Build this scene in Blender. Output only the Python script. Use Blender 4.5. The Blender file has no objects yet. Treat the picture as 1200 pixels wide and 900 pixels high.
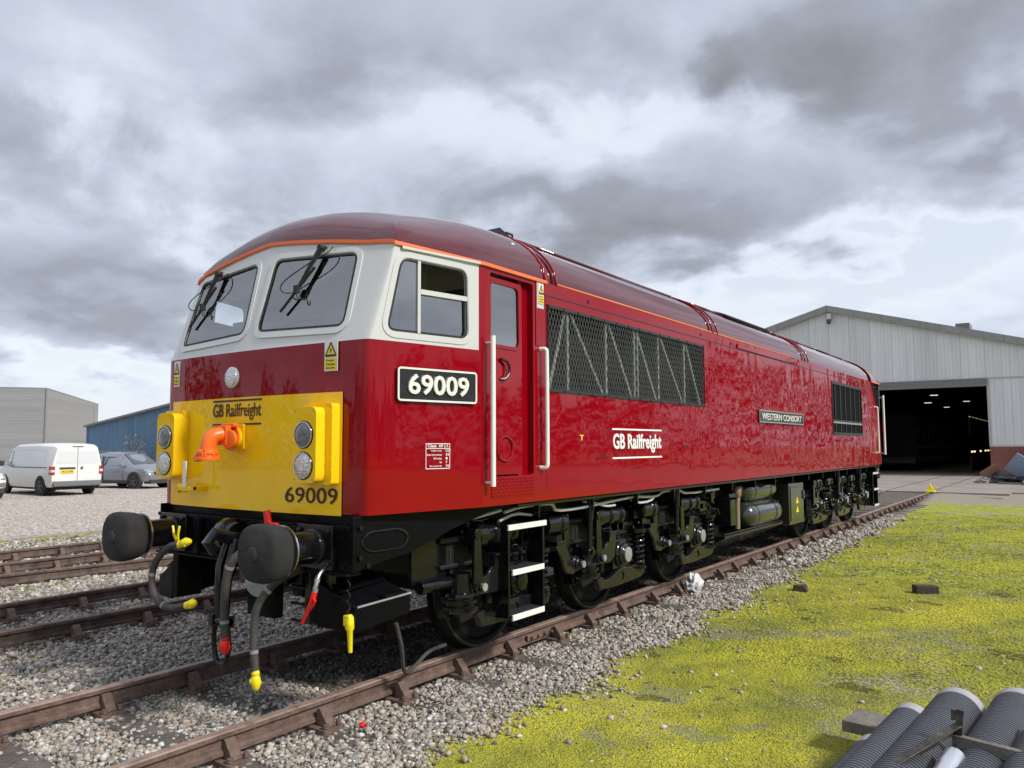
import bpy, bmesh, math, random
import numpy as np
from mathutils import Vector, Matrix, geometry
random.seed(7); RNG = np.random.default_rng(11)
PI = math.pi
sc = bpy.context.scene
COL = sc.collection

# ------------------------------------------------------------------ materials
def nmat(name):
    m = bpy.data.materials.new(name); m.use_nodes = True
    nt = m.node_tree; b = nt.nodes['Principled BSDF']
    return m, nt, b
def N(nt, t, **k):
    n = nt.nodes.new(t)
    for a, v in k.items():
        if a in n.inputs: n.inputs[a].default_value = v
        else: setattr(n, a, v)
    return n
def rgb(c): return (c[0], c[1], c[2], 1)
def ramp(nt, src, stops):
    r = nt.nodes.new('ShaderNodeValToRGB'); e = r.color_ramp.elements
    while len(e) < len(stops): e.new(0.5)
    for i, (p, c) in enumerate(stops): e[i].position = p; e[i].color = rgb(c)
    nt.links.new(src, r.inputs[0]); return r
def mat(name, c, rough=.5, metal=0, coat=0, var=0, vscale=6, bump=0, bscale=40, dirt=None, dscale=3, spec=.5, coatrough=.04, rvar=0):
    m, nt, b = nmat(name)
    b.inputs['Base Color'].default_value = rgb(c); b.inputs['Roughness'].default_value = rough
    b.inputs['Metallic'].default_value = metal; b.inputs['Coat Weight'].default_value = coat
    b.inputs['Coat Roughness'].default_value = coatrough; b.inputs['Specular IOR Level'].default_value = spec
    tc = N(nt, 'ShaderNodeTexCoord')
    if var or dirt or rvar:
        no = N(nt, 'ShaderNodeTexNoise', Scale=vscale, Detail=6.0, Roughness=.65); nt.links.new(tc.outputs['Object'], no.inputs['Vector'])
        r = ramp(nt, no.outputs[0], [(.3, [x*(1-var) for x in c]), (.7, [min(1, x*(1+var)) for x in c])])
        out = r.outputs[0]
        if dirt:
            n2 = N(nt, 'ShaderNodeTexNoise', Scale=dscale, Detail=8.0, Roughness=.7); nt.links.new(tc.outputs['Object'], n2.inputs['Vector'])
            rr = ramp(nt, n2.outputs[0], [(.48, (0,0,0)), (.68, (1,1,1))])
            mx = N(nt, 'ShaderNodeMix', data_type='RGBA'); nt.links.new(rr.outputs[0], mx.inputs[0])
            nt.links.new(out, mx.inputs[6]); mx.inputs[7].default_value = rgb(dirt); out = mx.outputs[2]
        nt.links.new(out, b.inputs['Base Color'])
        if rvar:
            mr = N(nt, 'ShaderNodeMapRange'); nt.links.new(no.outputs[0], mr.inputs[0])
            mr.inputs[3].default_value = max(0, rough-rvar); mr.inputs[4].default_value = min(1, rough+rvar)
            nt.links.new(mr.outputs[0], b.inputs['Roughness'])
    if bump:
        n3 = N(nt, 'ShaderNodeTexNoise', Scale=bscale, Detail=5.0); nt.links.new(tc.outputs['Object'], n3.inputs['Vector'])
        bp = N(nt, 'ShaderNodeBump', Strength=bump, Distance=.02); nt.links.new(n3.outputs[0], bp.inputs['Height'])
        nt.links.new(bp.outputs[0], b.inputs['Normal'])
    return m

def paint(name, c, wob=.0, rough=.28, wscale=1.6, ior=1.42):
    """glossy coach paint on slightly rippled sheet metal"""
    m, nt, b = nmat(name)
    b.inputs['Roughness'].default_value = rough; b.inputs['Coat Weight'].default_value = 1; b.inputs['Coat Roughness'].default_value = .03
    b.inputs['Coat IOR'].default_value = ior; b.inputs['Specular IOR Level'].default_value = 0
    tc = N(nt, 'ShaderNodeTexCoord')
    no = N(nt, 'ShaderNodeTexNoise', Scale=3.0, Detail=5.0); nt.links.new(tc.outputs['Object'], no.inputs['Vector'])
    r = ramp(nt, no.outputs[0], [(.3, [x*.94 for x in c]), (.7, [x*1.04 for x in c])]); nt.links.new(r.outputs[0], b.inputs['Base Color'])
    if wob:
        mp = N(nt, 'ShaderNodeMapping'); mp.inputs['Scale'].default_value = (1, .9, .45); nt.links.new(tc.outputs['Object'], mp.inputs['Vector'])
        n1 = N(nt, 'ShaderNodeTexNoise', Scale=wscale, Detail=1.0, Roughness=.4, Distortion=.9); nt.links.new(mp.outputs[0], n1.inputs['Vector'])
        n2 = N(nt, 'ShaderNodeTexNoise', Scale=5.0, Detail=.5); nt.links.new(mp.outputs[0], n2.inputs['Vector'])
        ad = N(nt, 'ShaderNodeMath', operation='MULTIPLY_ADD'); nt.links.new(n2.outputs[0], ad.inputs[0]); ad.inputs[1].default_value = .09; nt.links.new(n1.outputs[0], ad.inputs[2])
        bp = N(nt, 'ShaderNodeBump', Strength=1.0, Distance=wob); nt.links.new(ad.outputs[0], bp.inputs['Height'])
        sy = N(nt, 'ShaderNodeSeparateXYZ'); nt.links.new(tc.outputs['Object'], sy.inputs[0]); ry = N(nt, 'ShaderNodeMapRange', interpolation_type='SMOOTHSTEP'); nt.links.new(sy.outputs[1], ry.inputs[0]); ry.inputs[1].default_value = 1.5; ry.inputs[2].default_value = 8.5; ry.inputs[3].default_value = wob*.30; ry.inputs[4].default_value = wob*.85; nt.links.new(ry.outputs[0], bp.inputs['Distance'])
        nt.links.new(bp.outputs[0], b.inputs['Coat Normal'])
        bp2 = N(nt, 'ShaderNodeBump', Strength=1.0, Distance=wob*.5); nt.links.new(ad.outputs[0], bp2.inputs['Height'])
        nt.links.new(bp2.outputs[0], b.inputs['Normal'])
    return m
def emis(name, c, s):
    m, nt, b = nmat(name); b.inputs['Base Color'].default_value = rgb(c)
    b.inputs['Emission Color'].default_value = rgb(c); b.inputs['Emission Strength'].default_value = s; return m
def glass(name, tint=(.93, .97, 1.0), clear=.6, refl=.36):
    m, nt, b = nmat(name); nt.nodes.remove(b); out = nt.nodes['Material Output']
    tr = N(nt, 'ShaderNodeBsdfTransparent'); tr.inputs[0].default_value = rgb([x*clear for x in tint])
    gl = N(nt, 'ShaderNodeBsdfGlossy'); gl.inputs['Roughness'].default_value = .02
    fr0 = N(nt, 'ShaderNodeFresnel', IOR=1.6); fr = N(nt, 'ShaderNodeMath', operation='ADD'); nt.links.new(fr0.outputs[0], fr.inputs[0]); fr.inputs[1].default_value = refl; fr.use_clamp = True
    mx = N(nt, 'ShaderNodeMixShader'); nt.links.new(fr.outputs[0], mx.inputs[0]); nt.links.new(tr.outputs[0], mx.inputs[1]); nt.links.new(gl.outputs[0], mx.inputs[2])
    nt.links.new(mx.outputs[0], out.inputs[0]); return m

RED = (.25, .0004, .0055)
M = dict(
    red=paint('maroon_paint', RED, wob=.016),
    redplain=paint('maroon_paint_small', RED, wob=.002),
    roofred=paint('roof_paint', (.085, .004, .009), wob=.002, rough=.2, ior=1.75),
    orange=mat('orange_line', (.80, .16, .04), .5),
    white=mat('white_paint', (.56, .57, .575), .35, coat=.7, var=.03, bump=.02, bscale=8),
    railwhite=mat('handrail_white', (.80, .80, .78), .3, coat=.6),
    yellow=paint('yellow_paint', (.95, .585, .012), wob=.002, rough=.35),
    yellow2=mat('yellow_plastic', (.80, .66, .01), .4, var=.1, bump=.15, bscale=60),
    orangep=mat('orange_plastic', (.85, .14, .012), .35, var=.05, bump=.1, bscale=30),
    redp=mat('red_plastic', (.75, .015, .01), .4, bump=.1, bscale=50),
    black=mat('gloss_black', (.005, .005, .0065), .2, coat=.5, spec=.2, var=.4, vscale=9, bump=.06, bscale=20, rvar=.1),
    blackg=mat('green_black_paint', (.011, .0115, .0130), .2, coat=.45, spec=.3, var=.3, vscale=6, bump=.05, bscale=14),
    wheelring=mat('worn_wheel_rim', (.035, .032, .03), .4, metal=.3),
    satin=mat('satin_black', (.004, .004, .0055), .4, coat=.08, spec=.08, var=.3, vscale=12, bump=.12, bscale=25),
    tankp=mat('tank_paint', (.032, .035, .028), .25, coat=.9, var=.15),
    soot=mat('underframe_dark', (.006, .006, .006), .6),
    wheelm=mat('wheel_steel', (.005, .005, .005), .6, spec=.15, var=.3, vscale=12),
    steel=mat('polished_steel', (.5, .5, .5), .3, metal=1, var=.2),
    foam=mat('grey_foam_felt', (.018, .018, .0195), .9, var=.25, vscale=14, bump=.5, bscale=120, dirt=(.03, .03, .03), dscale=5),
    foamworn=mat('worn_foam', (.026, .026, .028), .85, var=.2, vscale=20, bump=.3, bscale=120),
    hose=mat('rubber_hose', (.055, .05, .047), .7, var=.25, vscale=20, bump=.25, bscale=90),
    rubber=mat('black_rubber', (.012, .012, .012), .6),
    glass=glass('cab_glass', clear=1.0),
    glassw=glass('windscreen_glass', clear=1.0, refl=.28),
    glassd=glass('tinted_glass', clear=.35),
    chrome=mat('lamp_rim', (.6, .6, .6), .15, metal=1),
    lens=mat('lamp_lens', (.30, .32, .34), .12, coat=1, var=.3, vscale=60, bump=.6, bscale=90),
    lensd=mat('headlamp_glass', (.10, .11, .12), .08, coat=1, var=.5, vscale=40, bump=.4, bscale=50),
    reflector=mat('lamp_reflector', (.7, .7, .7), .2, metal=1, bump=.8, bscale=70, var=.3, vscale=50),
    cream=mat('cab_interior_cream', (.80, .80, .77), .6),
    seat=mat('seat_fabric', (.03, .04, .07), .9),
    desk=mat('desk_grey', (.12, .13, .14), .6),
    grille=mat('grille_mesh', (.035, .037, .038), .4, metal=.3), wire=mat('grille_wire', (.055, .06, .058), .5),
    strut=mat('grille_strut', (.24, .25, .24), .5, var=.15),
    platebk=mat('plate_black', (.012, .014, .014), .3, coat=.5),
    platew=mat('plate_lettering', (.72, .72, .68), .35),
    textmaroon=mat('lettering_maroon', (.05, .004, .008), .35),
    textwhite=mat('lettering_white', (.8, .8, .8), .4),
    textblack=mat('lettering_black', (.01, .01, .01), .4),
    signw=mat('sign_white', (.75, .75, .72), .4),
    signy=mat('sign_yellow', (.82, .62, .03), .4),
    rust=mat('rusty_rail', (.150, .098, .078), .75, var=.35, vscale=9, bump=.5, bscale=60, dirt=(.075, .045, .034), dscale=5),
    railtop=mat('rail_head_worn', (.31, .225, .19), .5, var=.2, vscale=14, dirt=(.12, .055, .035), dscale=7, metal=.15),
    rusty2=mat('old_rusty_rail', (.12, .085, .07), .85, var=.35, vscale=9, bump=.5, bscale=60, dirt=(.045, .028, .022), dscale=5),
    chair=mat('cast_chair_rust', (.14, .093, .074), .8, var=.4, vscale=14, bump=.6, bscale=50),
    sleeper=mat('weathered_sleeper', (.085, .074, .064), .95, var=.4, vscale=10, bump=.9, bscale=30, dirt=(.14, .125, .11), dscale=4),
    bolt=mat('galvanised_bolt', (.16, .14, .12), .6, var=.3),
)

# ------------------------------------------------------------------ mesh helper
class MB:
    def __init__(s): s.v = []; s.f = []; s.mi = []; s.cur = 0; s.marks = []
    def add(s, vs, fs):
        o = len(s.v); s.marks.append(o); s.v += [tuple(v) for v in vs]
        for f in fs: s.f.append(tuple(i+o for i in f)); s.mi.append(s.cur)
        return s
    def m(s, i): s.cur = i; return s
    def box(s, c, d, rot=None, taper=0):
        hx, hy, hz = [q/2 for q in d]
        vs = [Vector((x*hx*(1-taper*(z > 0)), y*hy*(1-taper*(z > 0)), z*hz)) for z in (-1, 1) for y in (-1, 1) for x in (-1, 1)]
        if rot is not None: vs = [rot @ v for v in vs]
        vs = [v+Vector(c) for v in vs]
        return s.add(vs, [(0,2,3,1), (4,5,7,6), (0,1,5,4), (2,6,7,3), (0,4,6,2), (1,3,7,5)])
    def b2(s, a, b): return s.box([(p+q)/2 for p, q in zip(a, b)], [abs(q-p) for p, q in zip(a, b)])
    def cyl(s, a, b, r, n=16, r2=None, cap=True):
        a = Vector(a); b = Vector(b); d = (b-a).normalized(); u = d.orthogonal().normalized(); w = d.cross(u)
        r2 = r if r2 is None else r2; vs = []
        for p, rr in ((a, r), (b, r2)):
            for i in range(n):
                t = 2*PI*i/n; vs.append(p+(u*math.cos(t)+w*math.sin(t))*rr)
        fs = [(i, (i+1) % n, n+(i+1) % n, n+i) for i in range(n)]
        if cap: fs += [tuple(range(n))[::-1], tuple(range(n, 2*n))]
        return s.add(vs, fs)
    def lathe(s, a, d, prof, n=24, cap=True):
        """prof: list of (distance along d, radius)"""
        a = Vector(a); d = Vector(d).normalized(); u = d.orthogonal().normalized(); w = d.cross(u); vs = []; fs = []
        for (h, r) in prof:
            for i in range(n):
                t = 2*PI*i/n; vs.append(a+d*h+(u*math.cos(t)+w*math.sin(t))*max(r, 1e-4))
        for k in range(len(prof)-1):
            for i in range(n):
                j = (i+1) % n; fs.append((k*n+i, k*n+j, (k+1)*n+j, (k+1)*n+i))
        if cap: fs += [tuple(range(n))[::-1], tuple(range((len(prof)-1)*n, len(prof)*n))]
        return s.add(vs, fs)
    def tube(s, pts, r, n=10, closed=False, smooth=0):
        P = [Vector(p) for p in pts]
        for _ in range(smooth):
            Q = [P[0]]
            for i in range(len(P)-1): Q += [P[i]*.75+P[i+1]*.25, P[i]*.25+P[i+1]*.75]
            Q.append(P[-1]); P = Q
        m = len(P); vs = []; fs = []; up = None
        for i in range(m):
            if closed: d = (P[(i+1) % m]-P[i-1]).normalized()
            else: d = (P[min(i+1, m-1)]-P[max(i-1, 0)]).normalized()
            if up is None: up = d.orthogonal().normalized()
            up = (up-d*up.dot(d)).normalized(); w = d.cross(up)
            rr = r[i] if isinstance(r, (list, tuple)) and len(r) == m else (r if not isinstance(r, (list, tuple)) else r[0])
            for k in range(n):
                t = 2*PI*k/n; vs.append(P[i]+(up*math.cos(t)+w*math.sin(t))*rr)
        for i in range(m if closed else m-1):
            for k in range(n):
                a = i*n+k; b = i*n+(k+1) % n; c = ((i+1) % m)*n+(k+1) % n; d2 = ((i+1) % m)*n+k
                fs.append((a, b, c, d2))
        if not closed: fs += [tuple(range(n))[::-1], tuple(range((m-1)*n, m*n))]
        return s.add(vs, fs)
    def spring(s, a, h, R, r, turns, n=8):
        pts = [(a[0]+R*math.cos(2*PI*t*turns/(turns*14)*1.0*1), a[1], a[2]) for t in range(0)]
        k = int(turns*14)
        for i in range(k+1):
            t = i/14*2*PI; pts.append((a[0]+R*math.cos(t), a[1]+R*math.sin(t), a[2]+h*i/k))
        return s.tube(pts, r, n)
    def prism(s, poly, axis, c0, c1):
        """poly 2D in the two other axes (order x,y,z without axis), extruded from c0 to c1"""
        def p3(p, c):
            q = list(p); q.insert(axis, c); return q
        n = len(poly); vs = [p3(p, c0) for p in poly]+[p3(p, c1) for p in poly]
        o = len(s.v); s.marks.append(o); s.v += [tuple(v) for v in vs]
        tri = geometry.tessellate_polygon([[Vector((p[0], p[1], 0)) for p in poly]])
        fs = [tuple(t) for t in tri]+[tuple(i+n for i in t) for t in tri]+[(i, (i+1) % n, n+(i+1) % n, n+i) for i in range(n)]
        for f in fs: s.f.append(tuple(i+o for i in f)); s.mi.append(s.cur)
        return s
    def sheet(s, loops, fn):
        """flat polygon with holes in 2D mapped to 3D by fn"""
        tri = geometry.tessellate_polygon([[Vector((p[0], p[1], 0)) for p in L] for L in loops])
        pts = [p for L in loops for p in L]
        return s.add([fn(*p) for p in pts], [tuple(t) for t in tri])
    def grid(s, rows):
        n = len(rows[0]); vs = [p for r in rows for p in r]
        return s.add(vs, [(i*n+j, i*n+j+1, (i+1)*n+j+1, (i+1)*n+j) for i in range(len(rows)-1) for j in range(n-1)])
    def each(s, name, mats, parent=None, **k):
        marks = s.marks+[len(s.v)]; out = []
        for a, c in zip(marks, marks[1:]):
            m = MB(); m.v = s.v[a:c]; m.f = [tuple(i-a for i in f) for f in s.f if a <= f[0] < c]; m.mi = [0]*len(m.f); out.append(m.build(name, mats, parent, **k))
        return out
    def build(s, name, mats, parent=None, loc=(0,0,0), rot=(0,0,0), smooth=40, bevel=0, fixn=True, weld=False, thick=0, label=None):
        me = bpy.data.meshes.new(name); me.from_pydata(s.v, [], s.f)
        ml = mats if isinstance(mats, (list, tuple)) else [mats]
        for x in ml: me.materials.append(M[x] if isinstance(x, str) else x)
        me.polygons.foreach_set('material_index', s.mi)
        bm = bmesh.new(); bm.from_mesh(me)
        if weld: bmesh.ops.remove_doubles(bm, verts=bm.verts, dist=.0008)
        if fixn: bmesh.ops.recalc_face_normals(bm, faces=bm.faces)
        bm.to_mesh(me); bm.free()
        if smooth:
            me.polygons.foreach_set('use_smooth', [True]*len(me.polygons))
            me.set_sharp_from_angle(angle=math.radians(smooth))
        o = bpy.data.objects.new(name, me); COL.objects.link(o)
        o.location = loc; o.rotation_euler = rot
        if parent: o.parent = parent
        if thick:
            md = o.modifiers.new('th', 'SOLIDIFY'); md.thickness = thick; md.offset = 0
        if bevel:
            md = o.modifiers.new('bv', 'BEVEL'); md.width = bevel; md.segments = 2; md.limit_method = 'ANGLE'; md.angle_limit = .7
        if label: o['label'] = label
        return o
def rrect(corners, r, n=5):
    """rounded polygon from corner list (any 2D)"""
    out = []; m = len(corners)
    for i in range(m):
        p = Vector(corners[i]); a = Vector(corners[i-1]); b = Vector(corners[(i+1) % m])
        rr = min(r, (a-p).length*.48, (b-p).length*.48)
        s = p+(a-p).normalized()*rr; e = p+(b-p).normalized()*rr
        for k in range(n+1):
            t = k/n; q = s*(1-t)**2+p*2*t*(1-t)+e*t*t; out.append((q.x, q.y))
    return out
def inset(poly, d):
    c = Vector((sum(p[0] for p in poly)/len(poly), sum(p[1] for p in poly)/len(poly))); out = []; n = len(poly)
    area = sum(poly[i][0]*poly[(i+1) % n][1]-poly[(i+1) % n][0]*poly[i][1] for i in range(n))
    sg = 1 if area > 0 else -1
    for i in range(n):
        a = Vector(poly[i-1]); p = Vector(poly[i]); b = Vector(poly[(i+1) % n])
        t = (b-a).normalized(); nn = Vector((-t.y, t.x))*sg; q = p+nn*d; out.append((q.x, q.y))
    return out
def thing(name, label, cat, loc=(0,0,0), rz=0, group=None):
    o = bpy.data.objects.new(name, None); COL.objects.link(o); o.location = loc; o.rotation_euler = (0, 0, rz)
    o.empty_display_size = .3
    return tag(o, label, cat, group)
def tag(o, label, cat, group=None):
    o['label'] = label; o['category'] = cat
    if group: o['group'] = group
    return o
def struct(o, kind='structure', label=None, cat=None):
    o['kind'] = kind
    if label: o['label'] = label
    if cat: o['category'] = cat
    return o
def text(name, s, w, h, o3, xd, zd, m, parent, depth=.003, bold=0, label=None, center=False):
    cu = bpy.data.curves.new('t', 'FONT'); cu.body = s; cu.size = 1; cu.extrude = .5; cu.offset = bold; cu.resolution_u = 3
    t = bpy.data.objects.new('t', cu); COL.objects.link(t)
    bpy.context.view_layer.update()
    me = bpy.data.meshes.new_from_object(t.evaluated_get(bpy.context.evaluated_depsgraph_get()))
    bpy.data.objects.remove(t); bpy.data.curves.remove(cu)
    co = np.zeros(len(me.vertices)*3, dtype=np.float32); me.vertices.foreach_get('co', co); co = co.reshape(-1, 3)
    mn = co.min(0); mx = co.max(0); ex = np.maximum(mx-mn, 1e-6)
    xd = np.array(Vector(xd).normalized()); zd = np.array(Vector(zd).normalized()); nd = np.cross(xd, zd)
    q = (co-mn)/ex
    P = np.array(o3)+np.outer(q[:, 0]*w, xd)+np.outer(q[:, 1]*h, zd)+np.outer(q[:, 2]*depth, nd)
    me.vertices.foreach_set('co', P.astype(np.float32).ravel()); me.update(); me.materials.clear(); me.materials.append(M[m]); me.name = name
    ob = bpy.data.objects.new(name, me); COL.objects.link(ob); ob.parent = parent
    if label: ob['label'] = label
    return ob

# ================================================================== LOCOMOTIVE
CX = -.09; L = 17.65; HW = 1.385-CX
loco = thing('locomotive', 'large glossy maroon diesel locomotive with yellow nose panel, numbered 69009', 'locomotive')
def xT(y): return 1.385-.2*max(0, 1.1-y)          # near side wall x
def mir(p, sx=1, end=0):
    x, y, z = p
    if sx < 0:
        dx = x-CX
        if dx > .97 and y < 1.1: tt = min(1, max(0, (z-2.485)/.72)); x -= (dx-.97)*(1-(.65-.43*tt))*(1-max(0, y)/1.1)**.6
        x = 2*CX-x
    if end: y = L-y
    return (x, y, z)
def fy(dx, z): return .05*(dx/1.06)**2+(z-2.485)*(.25+.05*dx)
def ztop(dx): return 3.37-.13*(abs(dx)/1.06)**1.3
ZW = 2.485
def corner(t, v, low=None):
    """corner strip above the waist. t 0 at front patch, 1 at side patch; v 0..1 upwards"""
    zt = 3.24*(1-t)+3.20*t; z = ZW+(zt-ZW)*v
    A = Vector((CX+1.06, fy(1.06, z), z)); yb = .09+.28*(z-ZW); B = Vector((xT(yb), yb, z))
    C = Vector((B.x-.012, A.y+.012 if A.y < B.y-.02 else (A.y+B.y)/2-.01, z))
    return A*(1-t)**2+C*2*t*(1-t)+B*t*t
def lowcorner(t):
    A = Vector((CX+1.06, .05)); B = Vector((xT(.09), .09)); C = Vector((B.x-.012, .054))
    q = A*(1-t)**2+C*2*t*(1-t)+B*t*t; return q
def half_outline():
    pts = [(CX+1.06*i/8, .05*(i/8)**2) for i in range(8)]
    pts += [tuple(lowcorner(i/6)) for i in range(7)]
    pts += [(xT(y), y) for y in (.3, .6, .9, 1.1)]
    return pts
ho = half_outline()
# --- body
b = MB()
near = [p for p in ho]; far = [mir((p[0], p[1], 0), -1)[:2] for p in ho]
Z0 = 1.272
def ring(end, z):
    a = [mir((p[0], p[1], z), 1, end) for p in ho]; c = [mir((p[0], p[1], z), -1, end) for p in ho]
    return c[::-1]+a[1:]
for end in (0, 1):
    b.grid([ring(end, Z0), ring(end, Z0+.012), ring(end, ZW)])
zs = [Z0, ZW, 3.06, 3.17]
def sidewall(x, y0, y1, zz): b.grid([[(x, y0, z), (x, y1, z)] for z in zz])
sidewall(2*CX-1.385, 1.1, L-1.1, [Z0, ZW, 3.06, 3.175])
# near side with openings for the door and the two grilles
DOOR = rrect([(1.19, 1.50), (1.80, 1.50), (1.80, 3.125), (1.19, 3.125)], .03)
G1 = [(2.04, 2.235), (5.60, 2.235), (5.60, 2.965), (2.04, 2.965)]
G2 = [(12.05, 1.95), (14.55, 1.95), (14.55, 2.93), (12.05, 2.93)]
b.sheet([[(1.1, Z0), (L-1.1, Z0), (L-1.1, 3.06), (1.1, 3.06+0)], DOOR[:0] or G1, G2], lambda y, z: (1.385, y, z)) if 0 else None
segs = [(1.1, 2.0), (2.0, 5.9), (5.9, 11.8), (11.8, 14.8), (14.8, L-1.1)]
for (ya, yb) in segs:
    holes = []
    if ya == 1.1: holes = [DOOR]
    if ya == 2.0: holes = [G1]
    if ya == 11.8: holes = [G2]
    b.sheet([[(ya, Z0), (yb, Z0), (yb, 3.175), (ya, 3.175)]]+holes, lambda y, z: (1.385, y, z))
# strip from the white surround to y=1.1 above the waist (both sides, both ends)
for end in (0, 1):
    for sx in (1, -1):
        b.grid([[mir((xT(1.055), 1.055, z), sx, end), mir((1.385, 1.1, z), sx, end)] for z in (ZW, 3.06, 3.175)])
# door recess sides
for (p, q) in zip(DOOR, DOOR[1:]+DOOR[:1]):
    b.add([(1.385, p[0], p[1]), (1.385, q[0], q[1]), (1.30, q[0], q[1]), (1.30, p[0], p[1])], [(0, 1, 2, 3)])
body = b.build('body', 'red', loco, smooth=30, fixn=False, weld=True)
# floor closing
MB().add([mir((p[0]*.985+CX*.015, p[1]+.02, Z0+.02), 1) for p in ho]+[(1.37, L-1.1, Z0+.02), (2*CX-1.37, L-1.1, Z0+.02)]+[mir((p[0], p[1]+.02, Z0+.02), -1) for p in ho[::-1]], [tuple(range(2*len(ho)+2))]).build('underfloor', 'soot', loco)
# dark seams
b = MB()
b.b2((1.384, 1.98, 3.055), (1.3875, L-1.4, 3.068))
for y in (2.0, 6.35): b.b2((1.384, y-.004, 2.3 if y > 3 else 1.35), (1.3862, y+.004, 3.05)) if y < 3 else None
for (ya, za, w, h) in ((2.9, 1.62, .2, .012), (3.6, 1.5, .22, .01), (8.1, 1.45, .18, .01), (4.9, 1.72, .16, .012), (4.9, 1.5, .12, .01), (13.9, 1.55, .22, .012), (14.6, 1.45, .2, .012)):
    b.b2((1.384, ya, za), (1.388, ya+w, za+h))
b.each('panel_seam', 'textmaroon', loco, smooth=0)
# ---- white cab surrounds with window openings
WIN = rrect([(.085, 2.63), (1.005, 2.60), (.975, 3.165), (.115, 3.215)], .07)
SWIN = rrect([(.215, 2.56), (.945, 2.562), (.932, 3.09), (.335, 3.098)], .075)
def front_fn(sx, end, off=0):
    return lambda dx, z: mir((CX+dx, fy(dx, z)-off, z+off*.25), sx, end)
def side_fn(sx, end, off=0):
    return lambda y, z: mir((xT(y)+off, y-.2*off, z), sx, end)
def cab_surround(end):
    b = MB()
    for sx in (1, -1):
        outer = [(1.06*i/8, ZW) for i in range(9)]+[(1.06*i/8, ztop(1.06*i/8)) for i in range(8, -1, -1)]
        b.sheet([outer, WIN], front_fn(sx, end))
        b.grid([[mir(corner(i/8, v), sx, end) for i in range(9)] for v in (0, .25, .5, .75, 1)])
        so = [(.09, ZW), (1.055, ZW), (1.055, 3.18), (.29, 3.20)]
        b.sheet([so, SWIN], side_fn(sx, end))
        # opening reveals
        for poly, fn0, fn1 in ((WIN, front_fn(sx, end), front_fn(sx, end, -.03)), (SWIN, side_fn(sx, end), side_fn(sx, end, -.03))):
            for p, q in zip(poly, poly[1:]+poly[:1]):
                b.add([fn0(*p), fn0(*q), fn1(*q), fn1(*p)], [(0, 1, 2, 3)])
    return b.build('cab_surround', 'white', loco, smooth=35, fixn=False, weld=True)
for end in (0, 1): cab_surround(end)
# raised frames round the windows + glazing
def ringstrip(b, poly, fn_of, d0, d1, off):
    A = inset(poly, d0); B = inset(poly, d1); n = len(poly); f = fn_of(off); g = fn_of(0)
    for i in range(n):
        j = (i+1) % n
        b.add([f(*A[i]), f(*A[j]), f(*B[j]), f(*B[i]), g(*A[i]), g(*A[j]), g(*B[j]), g(*B[i])], [(0, 1, 2, 3), (0, 4, 5, 1), (3, 2, 6, 7)])
for end in (0, 1):
    for sx in (1, -1):
        b = MB(); ringstrip(b, WIN, lambda o: front_fn(sx, end, o), -.055, -.012, .008)
        fr = b.build('windscreen_frame', 'white', loco, smooth=0)
        gl = MB(); gl.sheet([inset(WIN, .004)], front_fn(sx, end, -.006)); g = gl.build('windscreen', 'glassw', loco, smooth=0)
        b = MB(); ringstrip(b, WIN, lambda o: front_fn(sx, end, o), -.002, .012, .004)
        b.build('seal', 'rubber', g, smooth=0)
        b = MB(); ringstrip(b, SWIN, lambda o: side_fn(sx, end, o), -.05, -.008, .006)
        b.build('side_window_frame', 'white', loco, smooth=0)
        # side window: fixed front pane, sliding rear pane open at the top
        a1 = [(.215, 2.56), (.485, 2.561), (.485, 3.096), (.335, 3.098)]
        a2 = [(.50, 2.56), (.945, 2.562), (.94, 2.86), (.50, 2.86)]
        a3 = [(.50, 2.885), (.94, 2.885), (.932, 3.09), (.50, 3.09)]
        gl = MB(); gl.sheet([a1], side_fn(sx, end, -.008)); gl.sheet([a2], side_fn(sx, end, -.022)); g = gl.build('side_window', 'glass', loco, smooth=0)
        b = MB(); ringstrip(b, SWIN, lambda o: side_fn(sx, end, o), -.001, .014, .003); b.build('seal', 'rubber', g, smooth=0)
        fn = side_fn(sx, end, -.004)
        b = MB()
        b.sheet([[(.478, 2.56), (.502, 2.56), (.502, 3.095), (.478, 3.095)]], fn)
        b.sheet([[(.50, 2.852), (.94, 2.852), (.94, 2.888), (.50, 2.888)]], fn)
        b.build('window_bar', 'white', g, thick=.02, smooth=0)
        # drip rail above the side window
        b = MB(); b.grid([[side_fn(sx, end, o)(y, z) for y in (.33, 1.06)] for o, z in ((0, 3.155), (.022, 3.160), (.022, 3.178), (0, 3.182))])
        b.build('drip_rail', 'white', loco, smooth=0)
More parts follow.
